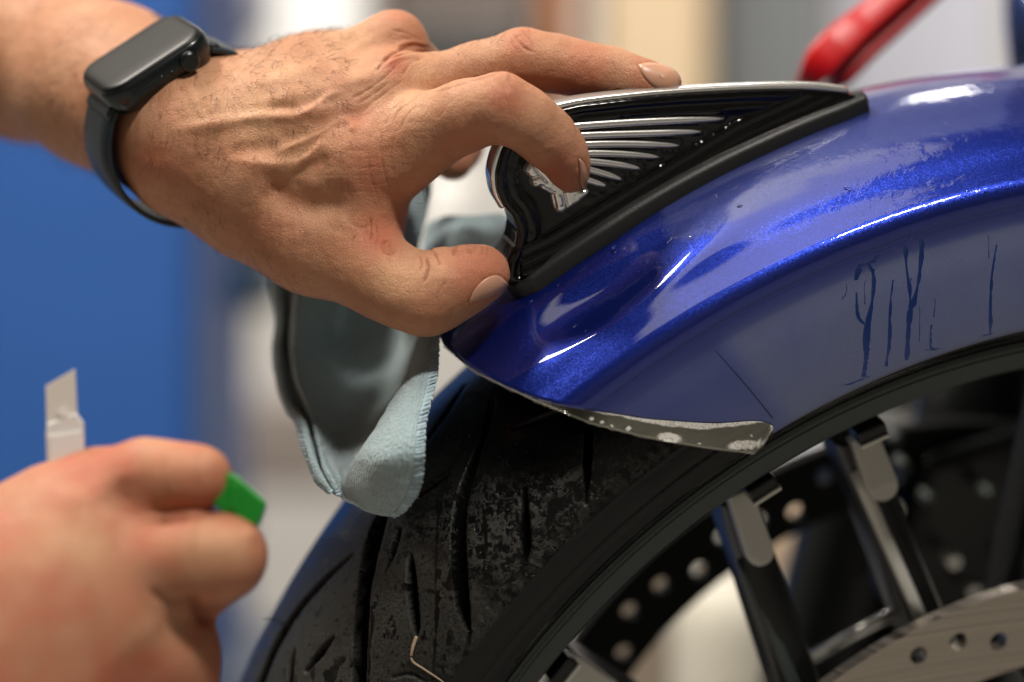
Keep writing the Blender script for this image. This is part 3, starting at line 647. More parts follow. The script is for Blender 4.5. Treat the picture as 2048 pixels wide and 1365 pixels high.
for s, nm in ((60, ND), (-60, FD)):
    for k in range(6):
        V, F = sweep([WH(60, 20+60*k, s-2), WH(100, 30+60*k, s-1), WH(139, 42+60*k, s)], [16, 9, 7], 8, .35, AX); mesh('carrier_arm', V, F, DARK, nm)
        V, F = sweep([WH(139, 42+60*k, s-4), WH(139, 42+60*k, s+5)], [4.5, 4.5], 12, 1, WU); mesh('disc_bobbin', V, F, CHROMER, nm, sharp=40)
# far fork leg, caliper with bolts
V, F = sweep([WH(190, 84, -95), WH(90, 72, -95), WH(60, 20, -95)], [24, 24, 24], 24, 1, AX); mesh('fork_leg', V, F, DARK, BIKE)
V, F = sweep(spline([Q(1800, 860, 150), Q(1745, 1010, 160), Q(1700, 1180, 165), Q(1650, 1400, 170)], 12), [24, 26, 27, 27, 28, 28, 28, 28, 28, 28, 28, 28], 20); mesh('fork_lower', V, F, DARK, BIKE)
c = PL(INVP(1890, 1020, -66), np.float64(-66.)); V, F = obox(c, 22*WU+6*WV, 16*AX, 34*WV); o = mesh('brake_caliper', V, F, DARK, BIKE, smooth=False); bevel(o, 6, 4)
for x, y in ((1905, 1122), (1945, 1182), (2025, 1140), (1790, 879), (1807, 932), (1858, 998), (1978, 988)):
    c = PL(INVP(x, y, -40), np.float64(-40.)); V, F = sweep([c+AX*5, c-AX*2], [2.6, 2.4], 10, 1, WU); mesh('caliper_bolt', V, F, CHROMER if y > 1100 else RIM, o, sharp=40)
# hoses and tubes by the fork seen through the wheel
for nm, a, b, r, col in (('brass_tube', (1915, 770), (1872, 890), 4.6, (.16, .10, .025)), ('grey_tube', (1975, 765), (1935, 860), 5, (.07, .065, .06))):
    V, F = sweep([Q(*a, 200), Q(*b, 190)], [r, r], 16); mesh(nm, V, F, M(nm, col, .35, .5), BIKE, sharp=50)
V, F = sweep([Q(2068, 690, 330), Q(1992, 905, 330)], [9., 9.], 20); single('white_pole', V, F, plain('white_pole_paint', (.72, .73, .80)), 'pale white pole end seen behind the wheel at the right', 'pole')
V, F = sweep([Q(1500, 960, 420), Q(1600, 905, 420), Q(1690, 868, 420)], [13, 13, 13], 20); single('pale_pipe', V, F, plain('pale_pipe_paint', (.62, .62, .68)), 'pale pipe seen in the gap between rim and far brake disc', 'pipe')
V, F = sweep([Q(1130, 1250, 380), Q(1115, 1365, 380)], [13, 13], 16); single('cream_pipe', V, F, plain('cream_pipe_paint', (.66, .60, .50)), 'cream upright pipe seen inside the rim at the lower left', 'pipe')
V, F = sweep([Q(1625, 1315, 20), Q(1790, 1225, 5)], [2.2, 2.2], 10); mesh('brake_hose', V, F, CHROMER, BIKE)
# dark blue fork cover at the top right corner
V, F = sweep([Q(2090, -120, 170), Q(2100, 40, 150), Q(2118, 170, 135)], [19, 18.5, 18.5], 28); mesh('fork_cover', V, F, M('navy_paint', (.004, .02, .10), .3, .5, Coat_Weight=1.), BIKE)
# ------------------------------------------------------------------ fender ornament
def ornament():
    OL = [(1014, 560), (1004, 545), (1008, 515), (1024, 488), (1030, 455), (1022, 430), (1003, 408), (992, 380), (990, 345), (1000, 305), (1020, 268), (1055, 240), (1100, 222), (1160, 208), (1260, 196), (1360, 188), (1500, 181), (1620, 180), (1690, 186), (1735, 200),
          (1600, 252), (1500, 300), (1400, 356), (1300, 415), (1200, 476), (1120, 525), (1070, 548), (1040, 560)]
    P2 = INVP(np.array([p[0] for p in OL]), np.array([p[1] for p in OL]), 3.)
    lo, hi = P2.min(0), P2.max(0); h = .5
    vol = Vol([lo[0]-3, lo[1]-3, -10], [hi[0]+3, hi[1]+3, 10], h)
    X, Y = np.meshgrid(vol.ax[0], vol.ax[1], indexing='ij')
    dd, _ = segdist(X, Y, np.concatenate([P2, P2[:1]])); ins = inpoly(X, Y, P2); d = np.where(ins, dd, -dd)
    # plan distances seen from the picture side for the relief
    A = PL(np.stack([X, Y], -1).reshape(-1, 2), np.full(X.size, 7.)); px, py = PJ(A); px = px.reshape(X.shape); py = py.reshape(X.shape)
    gx = np.linspace(0, 1, X.shape[0])[:, None]
    T_ = finT(px, py)          # half thickness
    prof = np.interp(d, [-1, 0, .8, 2.2, 3.0, 4.2, 5.0, 6.2, 7.2, 8.0, 9.5], [0, 0, -.0, .0, -.9, -1.2, -.6, -.7, -1.5, -1.9, -2.1])
    T2 = T_+prof*np.clip(T_/6, .35, 1)
    # lower flange: long steps that follow the fender
    base = segdist(px, py, [(1030, 560), (1120, 520), (1300, 415), (1500, 300), (1735, 200)])[0]*.165
    fl = np.interp(base, [0, 2.2, 3.0, 5.2, 6.0, 8.2, 9.2], [1.3, 1.2, .1, -.1, -1.1, -1.0, -1.9]); m = (px > 1040)
    T2 = np.where(m & (base < 9.2), np.minimum(T_+fl*np.clip(T_/8, .3, 1), T_+1.2), T2)
    # ribbed ground round each feather
    for L in FE:
        q, t = segdist(px, py, spline(L, 20)); T2 = T2+.35*np.exp(-((q-11)/2.2)**2)*(py < 372)
    n = vnoise(np.stack([X.ravel(), Y.ravel(), 0*X.ravel()], 1), 1.1).reshape(X.shape); tipz = segdist(px, py, [(1450, 262), (1410, 285), (1360, 305), (1320, 332), (1285, 352), (1240, 378), (1180, 402), (1140, 425)])[0]
    T2 = T2+.20*n*(tipz < 9)
    r = 1.6; edge = np.where(d < r, r-np.sqrt(np.clip(r*r-(r-np.clip(d, 0, r))**2, 0, None)), 0)
    T2 = T2-edge
    S3 = vol.ax[2][None, None, :]
    f = np.maximum(np.abs(S3)-T2[..., None], -d[..., None]).astype(np.float32)
    V, F = nets(vol, f); V = relax(V, F, 2, .45); W3 = PL(V[:, :2], V[:, 2])
    o = mesh('fender_ornament', W3, F[:, ::-1], GLOSS, BIKE); return o
FE = [[(1105, 262), (1150, 253), (1300, 243), (1447, 238)], [(1105, 282), (1155, 272), (1290, 267), (1402, 264)], [(1105, 300), (1160, 290), (1260, 288), (1358, 292)], [(1110, 312), (1165, 307), (1240, 308), (1318, 315)],
      [(1110, 322), (1165, 322), (1225, 328), (1280, 338)], [(1115, 330), (1160, 335), (1205, 347), (1243, 360)], [(1120, 345), (1150, 352), (1185, 364), (1212, 373)]]
ORN = None
def finT(px, py):
    b = segdist(np.atleast_1d(np.asarray(px, float)), np.atleast_1d(np.asarray(py, float)), [(1010, 560), (1030, 560), (1120, 520), (1300, 415), (1500, 300), (1735, 200)])[0].reshape(np.shape(px))*.165
    return np.interp(px, [1000, 1150, 1400, 1735], [9.0, 8.6, 6.6, 2.6])*np.interp(b, [0, 8, 22, 48], [1, .93, .70, .36])
ORN = ornament()
def onfin(px, py, s): return PL(INVP(px, py, s), np.full(np.shape(px), float(s)))
for i, L in enumerate(FE):
    pts = spline(L, 26); t = np.linspace(0, 1, 26); wd = np.interp(t, [0, .25, .8, .95, 1], [1.0, 1.25, 1.05, .7, .2])*(1.0, .95, .95, .9, .9, .85, .8)[i]
    tq = finT(pts[:, 0], pts[:, 1]); s = tq-1.9*np.clip(tq/6, .35, 1)+.35
    path = np.array([onfin(p[0], p[1], q) for p, q in zip(pts, s)])
    V, F = sweep(path, wd*1.22, 12, .9, AX); o = mesh('feather', V, F, CHROMER, ORN)
def relief(name, pts, s0, hgt, mat, parent, h=.3, ns=0.5, feats=()):
    P2 = INVP(np.array([p[0] for p in pts], float), np.array([p[1] for p in pts], float), s0); lo, hi = P2.min(0), P2.max(0)
    vol = Vol([lo[0]-1.5, lo[1]-1.5, s0-2.5], [hi[0]+1.5, hi[1]+1.5, s0+hgt+2.5], h); X, Y = np.meshgrid(vol.ax[0], vol.ax[1], indexing='ij')
    dd, _ = segdist(X, Y, np.concatenate([P2, P2[:1]])); d = np.where(inpoly(X, Y, P2), dd, -dd)
    A = PL(np.stack([X, Y], -1).reshape(-1, 2), np.full(X.size, s0+1.)); px, py = PJ(A); px = px.reshape(X.shape); py = py.reshape(X.shape)
    n = vnoise(np.stack([X.ravel(), Y.ravel(), 0*X.ravel()], 1), .9).reshape(X.shape)
    T = s0-1+(hgt+1)*np.sqrt(np.clip(1-(1-np.clip(d/1.7, 0, 1))**2, 0, 1))+.22*ns*n*np.clip(d, 0, 1)
    for L, wd, am in feats:
        q, t = segdist(px, py, L); T = T+am*np.exp(-(q/wd)**2)
    S3 = vol.ax[2][None, None, :]; f = np.maximum(np.maximum(S3-T[..., None], s0-1.5-S3), -d[..., None]).astype(np.float32)
    V, F = nets(vol, f); V = relax(V, F, 1, .4); return mesh(name, PL(V[:, :2], V[:, 2]), F[:, ::-1], mat, parent)
hd = [(1056, 309), (1054, 318), (1056, 324), (1050, 332), (1047, 343), (1052, 347), (1054, 352), (1061, 356), (1060, 363), (1062, 371), (1069, 375), (1078, 373), (1082, 378), (1100, 388), (1103, 404), (1108, 420), (1114, 426), (1124, 426), (1132, 418), (1153, 407), (1175, 388), (1178, 381), (1171, 374), (1158, 375), (1140, 360), (1130, 340), (1110, 318), (1080, 296), (1062, 300)]
relief('chrome_head', hd, 5.0, 2.2, M('chrome_relief', (.88, .86, .82), .2, .8), ORN, feats=[([(1062, 322), (1070, 338), (1082, 352), (1092, 362)], 1.6, -.9), ([(1066, 356), (1076, 352)], 2, -.7), ([(1085, 372), (1108, 384)], 1.8, -.8), ([(1106, 388), (1112, 415)], 1.6, -.8), ([(1128, 384), (1134, 412)], 2, -.9), ([(1118, 392), (1120, 408)], 2.5, .6), ([(1072, 366), (1066, 370)], 1.2, -.6)])
# chrome strips on the crest and on the front edge
def crest(name, L, w_, s=0., mat=CHROME):
    p = spline(L, 40); path = onfin(p[:, 0], p[:, 1], s); V, F = sweep(path, w_, 12, .45, -AX if False else np.array([0, 0, 1.])); return mesh(name, V, F, mat, ORN)
def ribbon(name, L, hw, lift, mat):
    """strip lying over the edge of the ornament, side to side"""
    p = INVP(np.array([q[0] for q in L], float), np.array([q[1] for q in L], float), 3.); p = spline(p, 60); T = np.gradient(p, axis=0); T /= np.linalg.norm(T, axis=1)[:, None]; N = np.stack([-T[:, 1], T[:, 0]], 1)
    if (N*p).sum() < 0: N = -N
    hwv = np.interp(np.linspace(0, 1, 60), np.linspace(0, 1, len(hw)), hw); rows = []
    for c, n_, h in zip(p, N, hwv):
        rows.append([PL(c+n_*(lift*math.cos(a)**.5 if abs(a) < 1.57 else 0)-n_*.9*(abs(a) > 1.5), np.float64(h*math.sin(a)/math.sin(1.5) if abs(a) <= 1.5 else h*np.sign(a))) for a in np.linspace(-1.55, 1.55, 13)])
    V, F = grid(np.array(rows)); o = mesh(name, V, F, mat, ORN); solid(o, .5, -1); return o
ribbon('chrome_crest', [(1020, 266), (1055, 238), (1100, 220), (1160, 206), (1260, 194), (1360, 186), (1500, 179), (1620, 178), (1700, 186)], [2.2, 2.5, 2.5, 2.3, 2.0, 1.7, 1.4], .8, CHROMER)
ribbon('chrome_front_edge', [(1008, 416), (994, 392), (988, 366), (988, 340), (998, 304), (1012, 278)], [2.2, 3.0, 3.2, 3.0, 2.6], .6, CHROME)
# rubber gasket between ornament and fender
def gasket():
    L = [(1008, 566), (1060, 552), (1120, 528), (1200, 480), (1300, 420), (1400, 362), (1500, 308), (1600, 260), (1700, 221), (1745, 205)]
    L2 = INVP(np.array([q[0] for q in L], float), np.array([q[1] for q in L], float), 8.); th = np.degrees(np.arctan2(L2[:, 1], L2[:, 0])); th = np.interp(np.linspace(0, 1, 80), np.linspace(0, 1, len(th)), th)
    hw = np.interp(np.linspace(0, 1, 80), [0, .03, .1, .35, .7, 1], [6, 9, 11.5, 12, 9, 4.5]); prof = [(-1.0, -.5), (-1, 3.3), (-.93, 4.3), (-.8, 4.9), (0, 5.2), (.8, 4.9), (.93, 4.3), (1, 3.3), (1.0, -.5)]
    Pr = lambda s: np.interp(abs(s), PROF[:11, 0], PROF[:11, 1]); rows = []
    for t, h in zip(th, hw): rows.append([WH(Pr(q[0]*h)+q[1]*1.15, t, q[0]*h) for q in prof])
    V, F = grid(np.array(rows)); k = len(prof); F = F.tolist()+[list(range(k)), list(range(79*k, 80*k))[::-1]]; return mesh('ornament_gasket', V, F, RUBBER, BIKE)
gasket()
# ------------------------------------------------------------------ hands
PERSON = thing('person', np.array([-420, 160, -Z0]), 'person with tanned hairy forearm and smartwatch pressing the fender ornament, other fist holding a knife', 'person')
def nd(px, py, y, rpx): return (Q(px, py, y), rpx*KK*(1+y/D))
def left_hand():
    vol = Vol([-232, -118, -12], [72, 135, 150], .9)
    palm = vol.new()
    fore = [nd(374, 266, -33, 156), nd(215, 172, 8, 152), nd(60, 105, 50, 163), nd(-150, 30, 85, 185), nd(-420, -40, 105, 225)]
    vol.chain(palm, fore, 14)
    mets = [([nd(385, 318, -44, 104), nd(560, 350, -58, 92), nd(700, 330, -63, 84), nd(800, 300, -64, 84)], 12), ([nd(400, 262, -44, 112), nd(600, 235, -56, 84), nd(772, 178, -58, 70)], 12),
            ([nd(430, 225, -34, 100), nd(600, 165, -42, 72), nd(786, 90, -40, 63)], 12), ([nd(440, 215, -22, 90), nd(620, 150, -24, 66), nd(768, 100, -18, 58)], 12)]
    for m_, k in mets: vol.chain(palm, m_, k)
    vol.chain(palm, [nd(400, 322, -36, 95), nd(500, 400, -44, 98), nd(620, 478, -56, 92), nd(742, 545, -66, 76)], 14)      # thumb base
    vol.chain(palm, [nd(560, 380, -42, 95), nd(680, 392, -50, 92), nd(706, 430, -52, 82)], 16)                              # web
    vol.chain(palm, [nd(620, 300, -30, 120), nd(740, 240, -22, 95)], 12)                                                    # palm side
    F_ = []
    def finger(nodes, k): f = vol.new(); vol.chain(f, nodes, k); return f
    fi = finger([nd(800, 300, -64, 80), nd(862, 263, -70, 73), nd(930, 232, -77, 66), nd(1000, 213, -84, 63), nd(1052, 240, -82, 58), nd(1094, 276, -77, 53), nd(1122, 308, -72, 47), nd(1134, 340, -68, 40), nd(1137, 350, -67, 35)], 5)
    fm = finger([nd(780, 178, -56, 66), nd(858, 168, -54, 55), nd(950, 140, -53, 50), nd(1045, 117, -54, 57), nd(1110, 128, -56, 53), nd(1170, 140, -57, 49), nd(1222, 152, -58, 50), nd(1275, 163, -59, 42), nd(1322, 168, -59.5, 36)], 5)
    fr = finger([nd(786, 90, -38, 62), nd(826, 140, -24, 58), nd(880, 215, -6, 52), nd(915, 292, 4, 48), nd(905, 320, -2, 44)], 4)
    fp = finger([nd(768, 100, -16, 54), nd(812, 165, 6, 50), nd(850, 240, 20, 46), nd(860, 290, 22, 42)], 4)
    ft = finger([nd(742, 545, -66, 76), nd(800, 575, -70, 72), nd(852, 597, -74, 69), nd(895, 575, -75, 62), nd(940, 556, -74, 55), nd(970, 546, -73, 47)], 7)
    f = smin(fi, fm, 1.0); f = smin(f, fr, 1.5); f = smin(f, fp, 1.5); f = smin(palm, f, 6); f = smin(f, ft, 6)
    X = vol.ax[0][:, None, None]; f = np.maximum(f, (-229-X).astype(np.float32))
    V, F = nets(vol, f); V = relax(V, F, 4, .5); return V, F
def subdiv(V, F):
    E = np.concatenate([F[:, [i, (i+1) % 4]] for i in range(4)]); key = np.sort(E, 1); u, inv = np.unique(key[:, 0].astype(np.int64)*len(V)+key[:, 1], return_inverse=True); inv = inv.ravel()
    ev = .5*(V[u//len(V)]+V[u % len(V)]); n = len(F); fc = V[F].mean(1); a = len(V); b = a+len(ev); e = [a+inv[i*n:(i+1)*n] for i in range(4)]; c = b+np.arange(n)
    V2 = np.concatenate([V, ev, fc]); F2 = np.concatenate([np.stack([F[:, i], e[i], c, e[i-1]], 1) for i in range(4)]); return relax(V2, F2, 2, .5), F2
def orient(V, F):
    N = normals(V, F)
    c = ((V-V.mean(0))*N).sum()
    return (F, N) if c > 0 else (F[:, ::-1], -N)
def carve(V, F, N, creases, ridges, maxy=None):
    x, y = PJ(V); view = V-np.array([0, -D, 0]); face = -(N*view).sum(1)/np.linalg.norm(view, axis=1); fw = np.clip(face*4, 0, 1)
    d = np.zeros(len(V)); cr = np.zeros(len(V))
    def loc(L, wd):
        L = spline(L, max(12, 6*len(L))) if len(L) > 2 else np.array(L, float); m = (x > L[:, 0].min()-3*wd-6) & (x < L[:, 0].max()+3*wd+6) & (y > L[:, 1].min()-3*wd-6) & (y < L[:, 1].max()+3*wd+6) & (face > 0)
        if maxy is not None: pass
        q, t = segdist(x[m], y[m], L); return m, q, t
    for ci, (L, wd, dp) in enumerate(creases):
        m, q, t = loc(L, wd); wd = wd*.78; q = np.abs(q+.9*vnoise(np.stack([x[m], y[m], 0*x[m]+ci], 1), 9.)); e = (.75+.35*vnoise(np.stack([x[m], y[m], 0*x[m]+ci], 1), 14., 3))*np.exp(-(q/wd)**2)*np.clip(np.minimum(t, 1-t)*6+.25, 0, 1)*fw[m]; d[m] -= e*dp; cr[m] = np.maximum(cr[m], e*min(1, dp*1.2))
    for L, wd, hp in ridges:
        m, q, t = loc(L, wd); tp = np.clip(np.minimum(t, 1-t)*5+.1, 0, 1) if wd < 16 else 1.; q = q*(1+.18*vnoise(np.stack([x[m], y[m], 0*x[m]], 1), 22., 4)); d[m] += np.exp(-(q/wd)**2)*tp*hp*fw[m]
    return d, cr, x, y, face
V, F = left_hand(); V, F = subdiv(V, F); F, N = orient(V, F)
CR = [([(996, 284), (986, 270), (992, 256), (1004, 250)], 2.5, .3), ([(1064, 312), (1080, 308), (1104, 300)], 3, .3), ([(1095, 332), (1112, 330)], 3, .25),
      ([(1030, 68), (1038, 84), (1052, 98), (1072, 106)], 2.5, .55), ([(1046, 62), (1062, 82), (1068, 100)], 2.2, .4), ([(1020, 78), (1028, 96), (1040, 112)], 2.2, .3), ([(1222, 122), (1230, 136), (1228, 152)], 2.5, .35), ([(1210, 124), (1214, 140)], 2, .2),
      ([(1000, 165), (1010, 185), (1012, 205)], 2.5, .25), ([(985, 168), (990, 190), (986, 215)], 2.5, .25), ([(1020, 170), (1035, 190), (1038, 210)], 2.5, .2),
      ([(852, 516), (856, 535), (853, 552), (847, 566)], 3.2, 1.1), ([(868, 508), (876, 520), (880, 534)], 3, .7), ([(840, 515), (843, 530), (838, 545)], 2.5, .5), ([(905, 500), (908, 512)], 4, .7), ([(940, 498), (942, 510)], 4, .6), ([(962, 500), (966, 512)], 3, .4), ([(895, 560), (880, 580), (872, 600)], 2.5, .25),
      ([(742, 438), (744, 460), (741, 480)], 2.6, .7), ([(752, 446), (756, 470), (750, 494)], 2.4, .55), ([(732, 446), (734, 470)], 2.2, .4), ([(712, 470), (704, 486), (706, 500)], 2.2, .4), ([(690, 440), (720, 455), (738, 452)], 2, .3), ([(765, 500), (782, 508), (790, 502)], 3, .5), ([(780, 506), (778, 520), (782, 534)], 2.6, .35),
      ([(705, 197), (741, 176), (776, 148), (795, 127)], 2.2, .45), ([(725, 225), (746, 205), (776, 182), (805, 162)], 2.2, .4), ([(712, 210), (745, 190), (775, 166)], 2, .35), ([(784, 254), (795, 225), (821, 205), (844, 186)], 2.4, .4), ([(770, 250), (785, 222), (810, 196)], 2.2, .3),
      ([(800, 262), (812, 235), (832, 212)], 2.4, .3), ([(762, 122), (790, 104), (825, 90), (862, 96), (884, 104)], 3.0, 1.0), ([(778, 118), (800, 110), (840, 104), (880, 110)], 2.6, .6), ([(752, 140), (770, 118), (788, 106)], 3, .8), ([(800, 76), (830, 80), (858, 92), (880, 102)], 2.6, .5), ([(783, 60), (812, 66), (846, 84), (866, 96)], 2.6, .45),
      ([(806, 150), (820, 128), (846, 116)], 2.4, .35), ([(866, 186), (900, 176), (950, 158), (1000, 146)], 3, .5),
      ([(632, 296), (690, 302), (755, 300), (775, 305)], 1.8, .13), ([(636, 310), (690, 318), (770, 316)], 1.8, .13), ([(640, 330), (700, 336), (776, 333)], 1.8, .13), ([(640, 352), (700, 350), (770, 353)], 1.8, .13), ([(648, 372), (700, 368), (768, 370)], 1.8, .13), ([(665, 390), (710, 384), (760, 386)], 1.8, .13),
      ([(766, 262), (762, 300), (768, 340), (778, 378)], 2, .35), ([(745, 262), (738, 300), (740, 345), (752, 392)], 2, .25), ([(720, 300), (716, 340), (722, 385)], 2, .2), ([(700, 330), (694, 368), (704, 402)], 2, .2), ([(790, 270), (782, 306), (786, 350)], 2, .25), ([(812, 262), (802, 300), (806, 345)], 2, .2), ([(680, 350), (684, 390), (700, 415)], 2, .2)]
for i_ in range(90):       # fine crossing lines on the back of the hand and the fingers
    a = rng.uniform(640, 900); b = np.interp(a, [640, 900], [rng.uniform(150, 400), rng.uniform(200, 330)]); an = rng.uniform(-1.1, -.4) if b < 260 else (rng.uniform(1.2, 1.8) if i_ % 2 else rng.uniform(-.2, .25)); l = rng.uniform(25, 55)
    CR.append(([(a, b), (a+l*math.cos(an)*.5+rng.uniform(-3, 3), b+l*math.sin(an)*.5), (a+l*math.cos(an), b+l*math.sin(an))], 1.5, rng.uniform(.07, .17)))
for i_ in range(16):
    a = 905+i_*9.+rng.uniform(-2, 2); yb = np.interp(a, [900, 1050, 1100], [108, 75, 80]); CR.append(([(a, yb+4), (a+8, yb+22), (a+rng.uniform(2, 12), yb+44)], 1.5, .14))
RD = [([(345, 262), (420, 250), (520, 236), (590, 234), (640, 222), (680, 208)], 13, 1.15), ([(548, 306), (600, 286), (640, 266), (668, 246), (705, 232)], 8, .8), ([(590, 238), (618, 224), (640, 206), (660, 192), (690, 184)], 7, .8), ([(470, 322), (560, 330), (620, 316), (660, 290)], 10, .6),
      ([(565, 352), (600, 328), (632, 300), (650, 280)], 9, .9), ([(470, 176), (580, 150), (700, 108), (765, 70)], 14, .9), ([(480, 210), (600, 190), (700, 165), (760, 150)], 12, .5), ([(690, 238), (706, 250), (700, 264)], 8, .6),
      ([(790, 92), (830, 84), (872, 98)], 4.5, .8), ([(770, 130), (800, 116), (850, 110)], 4.5, .6), ([(862, 505), (880, 501), (900, 503)], 7, 1.0), ([(912, 503), (936, 499)], 7, .9), ([(948, 503), (975, 504)], 9, .8), ([(800, 503), (830, 512)], 8, .6), ([(1030, 64), (1060, 60)], 9, .4), ([(985, 152), (1020, 152)], 10, .5)]
HOL = [([(560, 395), (610, 412), (665, 412)], 34, 3.4), ([(640, 325), (590, 350), (545, 375)], 22, 1.6), ([(560, 280), (620, 262)], 12, .6), ([(540, 216), (600, 214)], 10, .6), ([(640, 252), (720, 232)], 16, .9), ([(700, 130), (740, 118)], 16, 1.2), ([(480, 300), (540, 296)], 16, .8), ([(770, 480), (778, 510)], 10, 1.2), ([(330, 380), (420, 430)], 30, 1.)]
d, cr, hx, hy, hface = carve(V, F, N, CR, RD+[(a, b, -c) for a, b, c in HOL])
_, crh, *_ = carve(V, F, N, CR, [])
d += .10*vnoise(V, 2.2)+.28*vnoise(V, 9, 3)+.35*vnoise(V, 22, 5)
V = V+N*d[:, None]; V2 = relax(V, F, 1, .25); V = V2; N = normals(V, F)
red = np.zeros(len(V))
for cx, cy, r, a in [(1040, 85, 38, .6), (1010, 190, 42, .55), (1110, 340, 60, .75), (1170, 150, 60, .45), (960, 540, 70, .65), (790, 128, 26, .7), (740, 335, 60, .45), (760, 480, 50, .8), (755, 325, 20, .6), (940, 270, 50, .45), (640, 300, 60, .25), (300, 330, 50, .4), (330, 220, 30, .25), (860, 640, 50, .35), (800, 25, 25, .3), (1300, 165, 50, .55), (720, 230, 40, .25)]:
    red = np.maximum(red, a*np.exp(-(((hx-cx)**2+(hy-cy)**2)/r**2)))
pale = np.zeros(len(V))
for cx, cy, r, a in [(520, 230, 60, .5), (600, 300, 60, .4), (560, 150, 60, .35), (780, 560, 45, .5), (845, 150, 30, .6), (700, 80, 50, .35), (430, 200, 60, .35), (810, 200, 30, .5), (880, 540, 14, .5), (1090, 300, 25, .3)]:
    pale = np.maximum(pale, a*np.exp(-(((hx-cx)**2+(hy-cy)**2)/r**2)))
# the outlines of the two nails that show are pressed in at their folds
NAILS = [([(1277, 130), (1300, 127), (1335, 134), (1356, 150), (1361, 168), (1352, 184), (1330, 181), (1305, 170), (1287, 152)], 'm'), ([(936, 606), (948, 580), (966, 561), (984, 552), (998, 553), (1013, 566), (1014, 574), (985, 590), (955, 602)], 't'), ([(1157, 316), (1166, 326), (1172, 345), (1173, 368), (1166, 379), (1161, 365), (1160, 340)], 'i')]
for L, _ in NAILS:
    q, _t = segdist(hx, hy, L+L[:1]); m = hface > -.1; V = V-N*(np.exp(-(q/3.5)**2)*.26*m)[:, None]; crh = np.maximum(crh, np.exp(-(q/2.5)**2)*.25*m)
dirt = np.exp(-(segdist(hx, hy, [(1340, 187), (1358, 184), (1364, 172)])[0]/4)**2)*.8; crh = np.maximum(crh, dirt)
LA = mesh('left_arm', V, F, SKIN, PERSON, tint=np.stack([np.clip(red+.18*vnoise(V, 12, 9), 0, 1), pale, np.clip(crh*.8, 0, 1)], 1))
LA['label'] = 'left arm and hand, thumb and fingers spread over the ornament'
from mathutils.bvhtree import BVHTree
def bvh_of(V, F): return BVHTree.FromPolygons([tuple(v) for v in V], F.tolist())
BV = bvh_of(V, F)
def hit(bv, px, py):
    o = Vector((0, -D, 0)); q = Vector(((px-1024)*KK, D, (682.5-py)*KK)).normalized(); r = bv.ray_cast(o, q); return r
def nail(bv, L, parent, lift=.28, curl=None):
    """a nail plate seated on the finger surface inside the given outline"""
    L = np.array(L, float); c = L.mean(0); rings = []; n = 28
    per = spline(np.concatenate([L, L[:1]]), n+1)[:-1]
    hitp = {}
    for j, k in enumerate(np.linspace(.0, 1, 7)):
        row = []
        for p in per:
            q = c+(p-c)*k; r = hit(bv, q[0], q[1]); s = 1
            while r[0] is None and s > .5: s -= .04; r = hit(bv, *(c+(p-c)*k*s))
            P = np.array(r[0]); nn = np.array(r[1])
            if nn@(P-np.array([0, -D, 0])) > 0: nn = -nn
            if s < 1: 
                u = Q(*(q), P[1]); P = u
            row.append(P+nn*(lift*(1-.75*k**6)))
        rings.append(row)
    P = np.array(rings); V, F = grid(P, False, True); V = relax_open(V, P.shape); o = mesh('nail', V, F, NAIL, parent); solid(o, .3, -1); return o
def relax_open(V, sh):
    P = V.reshape(sh[0], sh[1], 3)
    for _ in range(4): P[1:-1] = .5*P[1:-1]+.125*(np.roll(P, 1, 1)+np.roll(P, -1, 1))[1:-1]+.125*(P[2:]+P[:-2])
    return P.reshape(-1, 3)
for L, _ in NAILS: nail(BV, L, LA)
# hair on wrist and back of the hand
def hairs(name, V, N, sel, n, lmin, lmax, dirv, parent, r=.045):
    parts = []; pick = rng.choice(sel, n)
    for i in pick:
        P = V[i]; nn = N[i]; l = rng.uniform(lmin, lmax); a = np.array(dirv)+rng.normal(0, .45, 3); a -= nn*(a@nn); a /= np.linalg.norm(a)+1e-6; b = np.cross(nn, a); cu = rng.normal(0, .35)
        t = np.linspace(0, 1, 5); pts = P+nn*(l*.30*np.sin(t*2.4))[:, None]+a*(l*t)[:, None]+b*(cu*l*t*t)[:, None]; parts.append(sweep(pts, np.linspace(r, r*.35, 5), 3, 1, (0.31, .2, .93), False))
    V_, F_ = join([(v, f) for v, f in parts]); o = mesh(name, V_, F_, HAIR, parent); o['kind'] = 'stuff'
wgt = (hx < 700) & (hy < 330) & (hface > -.35) & (hx > 300); s1 = np.where(wgt)[0]
hairs('hair', V, N, s1, 620, 2.5, 6.5, (.5, 0, -.8), LA, .062)
s1 = np.where((hx < 640) & (hx > 330) & (hy > 300) & (hface > -.3))[0]; hairs('hair', V, N, s1, 240, 1.5, 4.5, (.6, 0, -.6), LA, .04)
s1 = np.where((hx < 260) & (hface > -.3))[0]; hairs('hair', V, N, s1, 420, 4, 11, (.4, 0, -.8), LA, .06)
s1 = np.where((hx > 910) & (hx < 1010) & (hy < 135) & (hface > -.4) & (hface < .7))[0]; hairs('hair', V, N, s1, 46, 2, 4.5, (.6, 0, -.2), LA, .045)
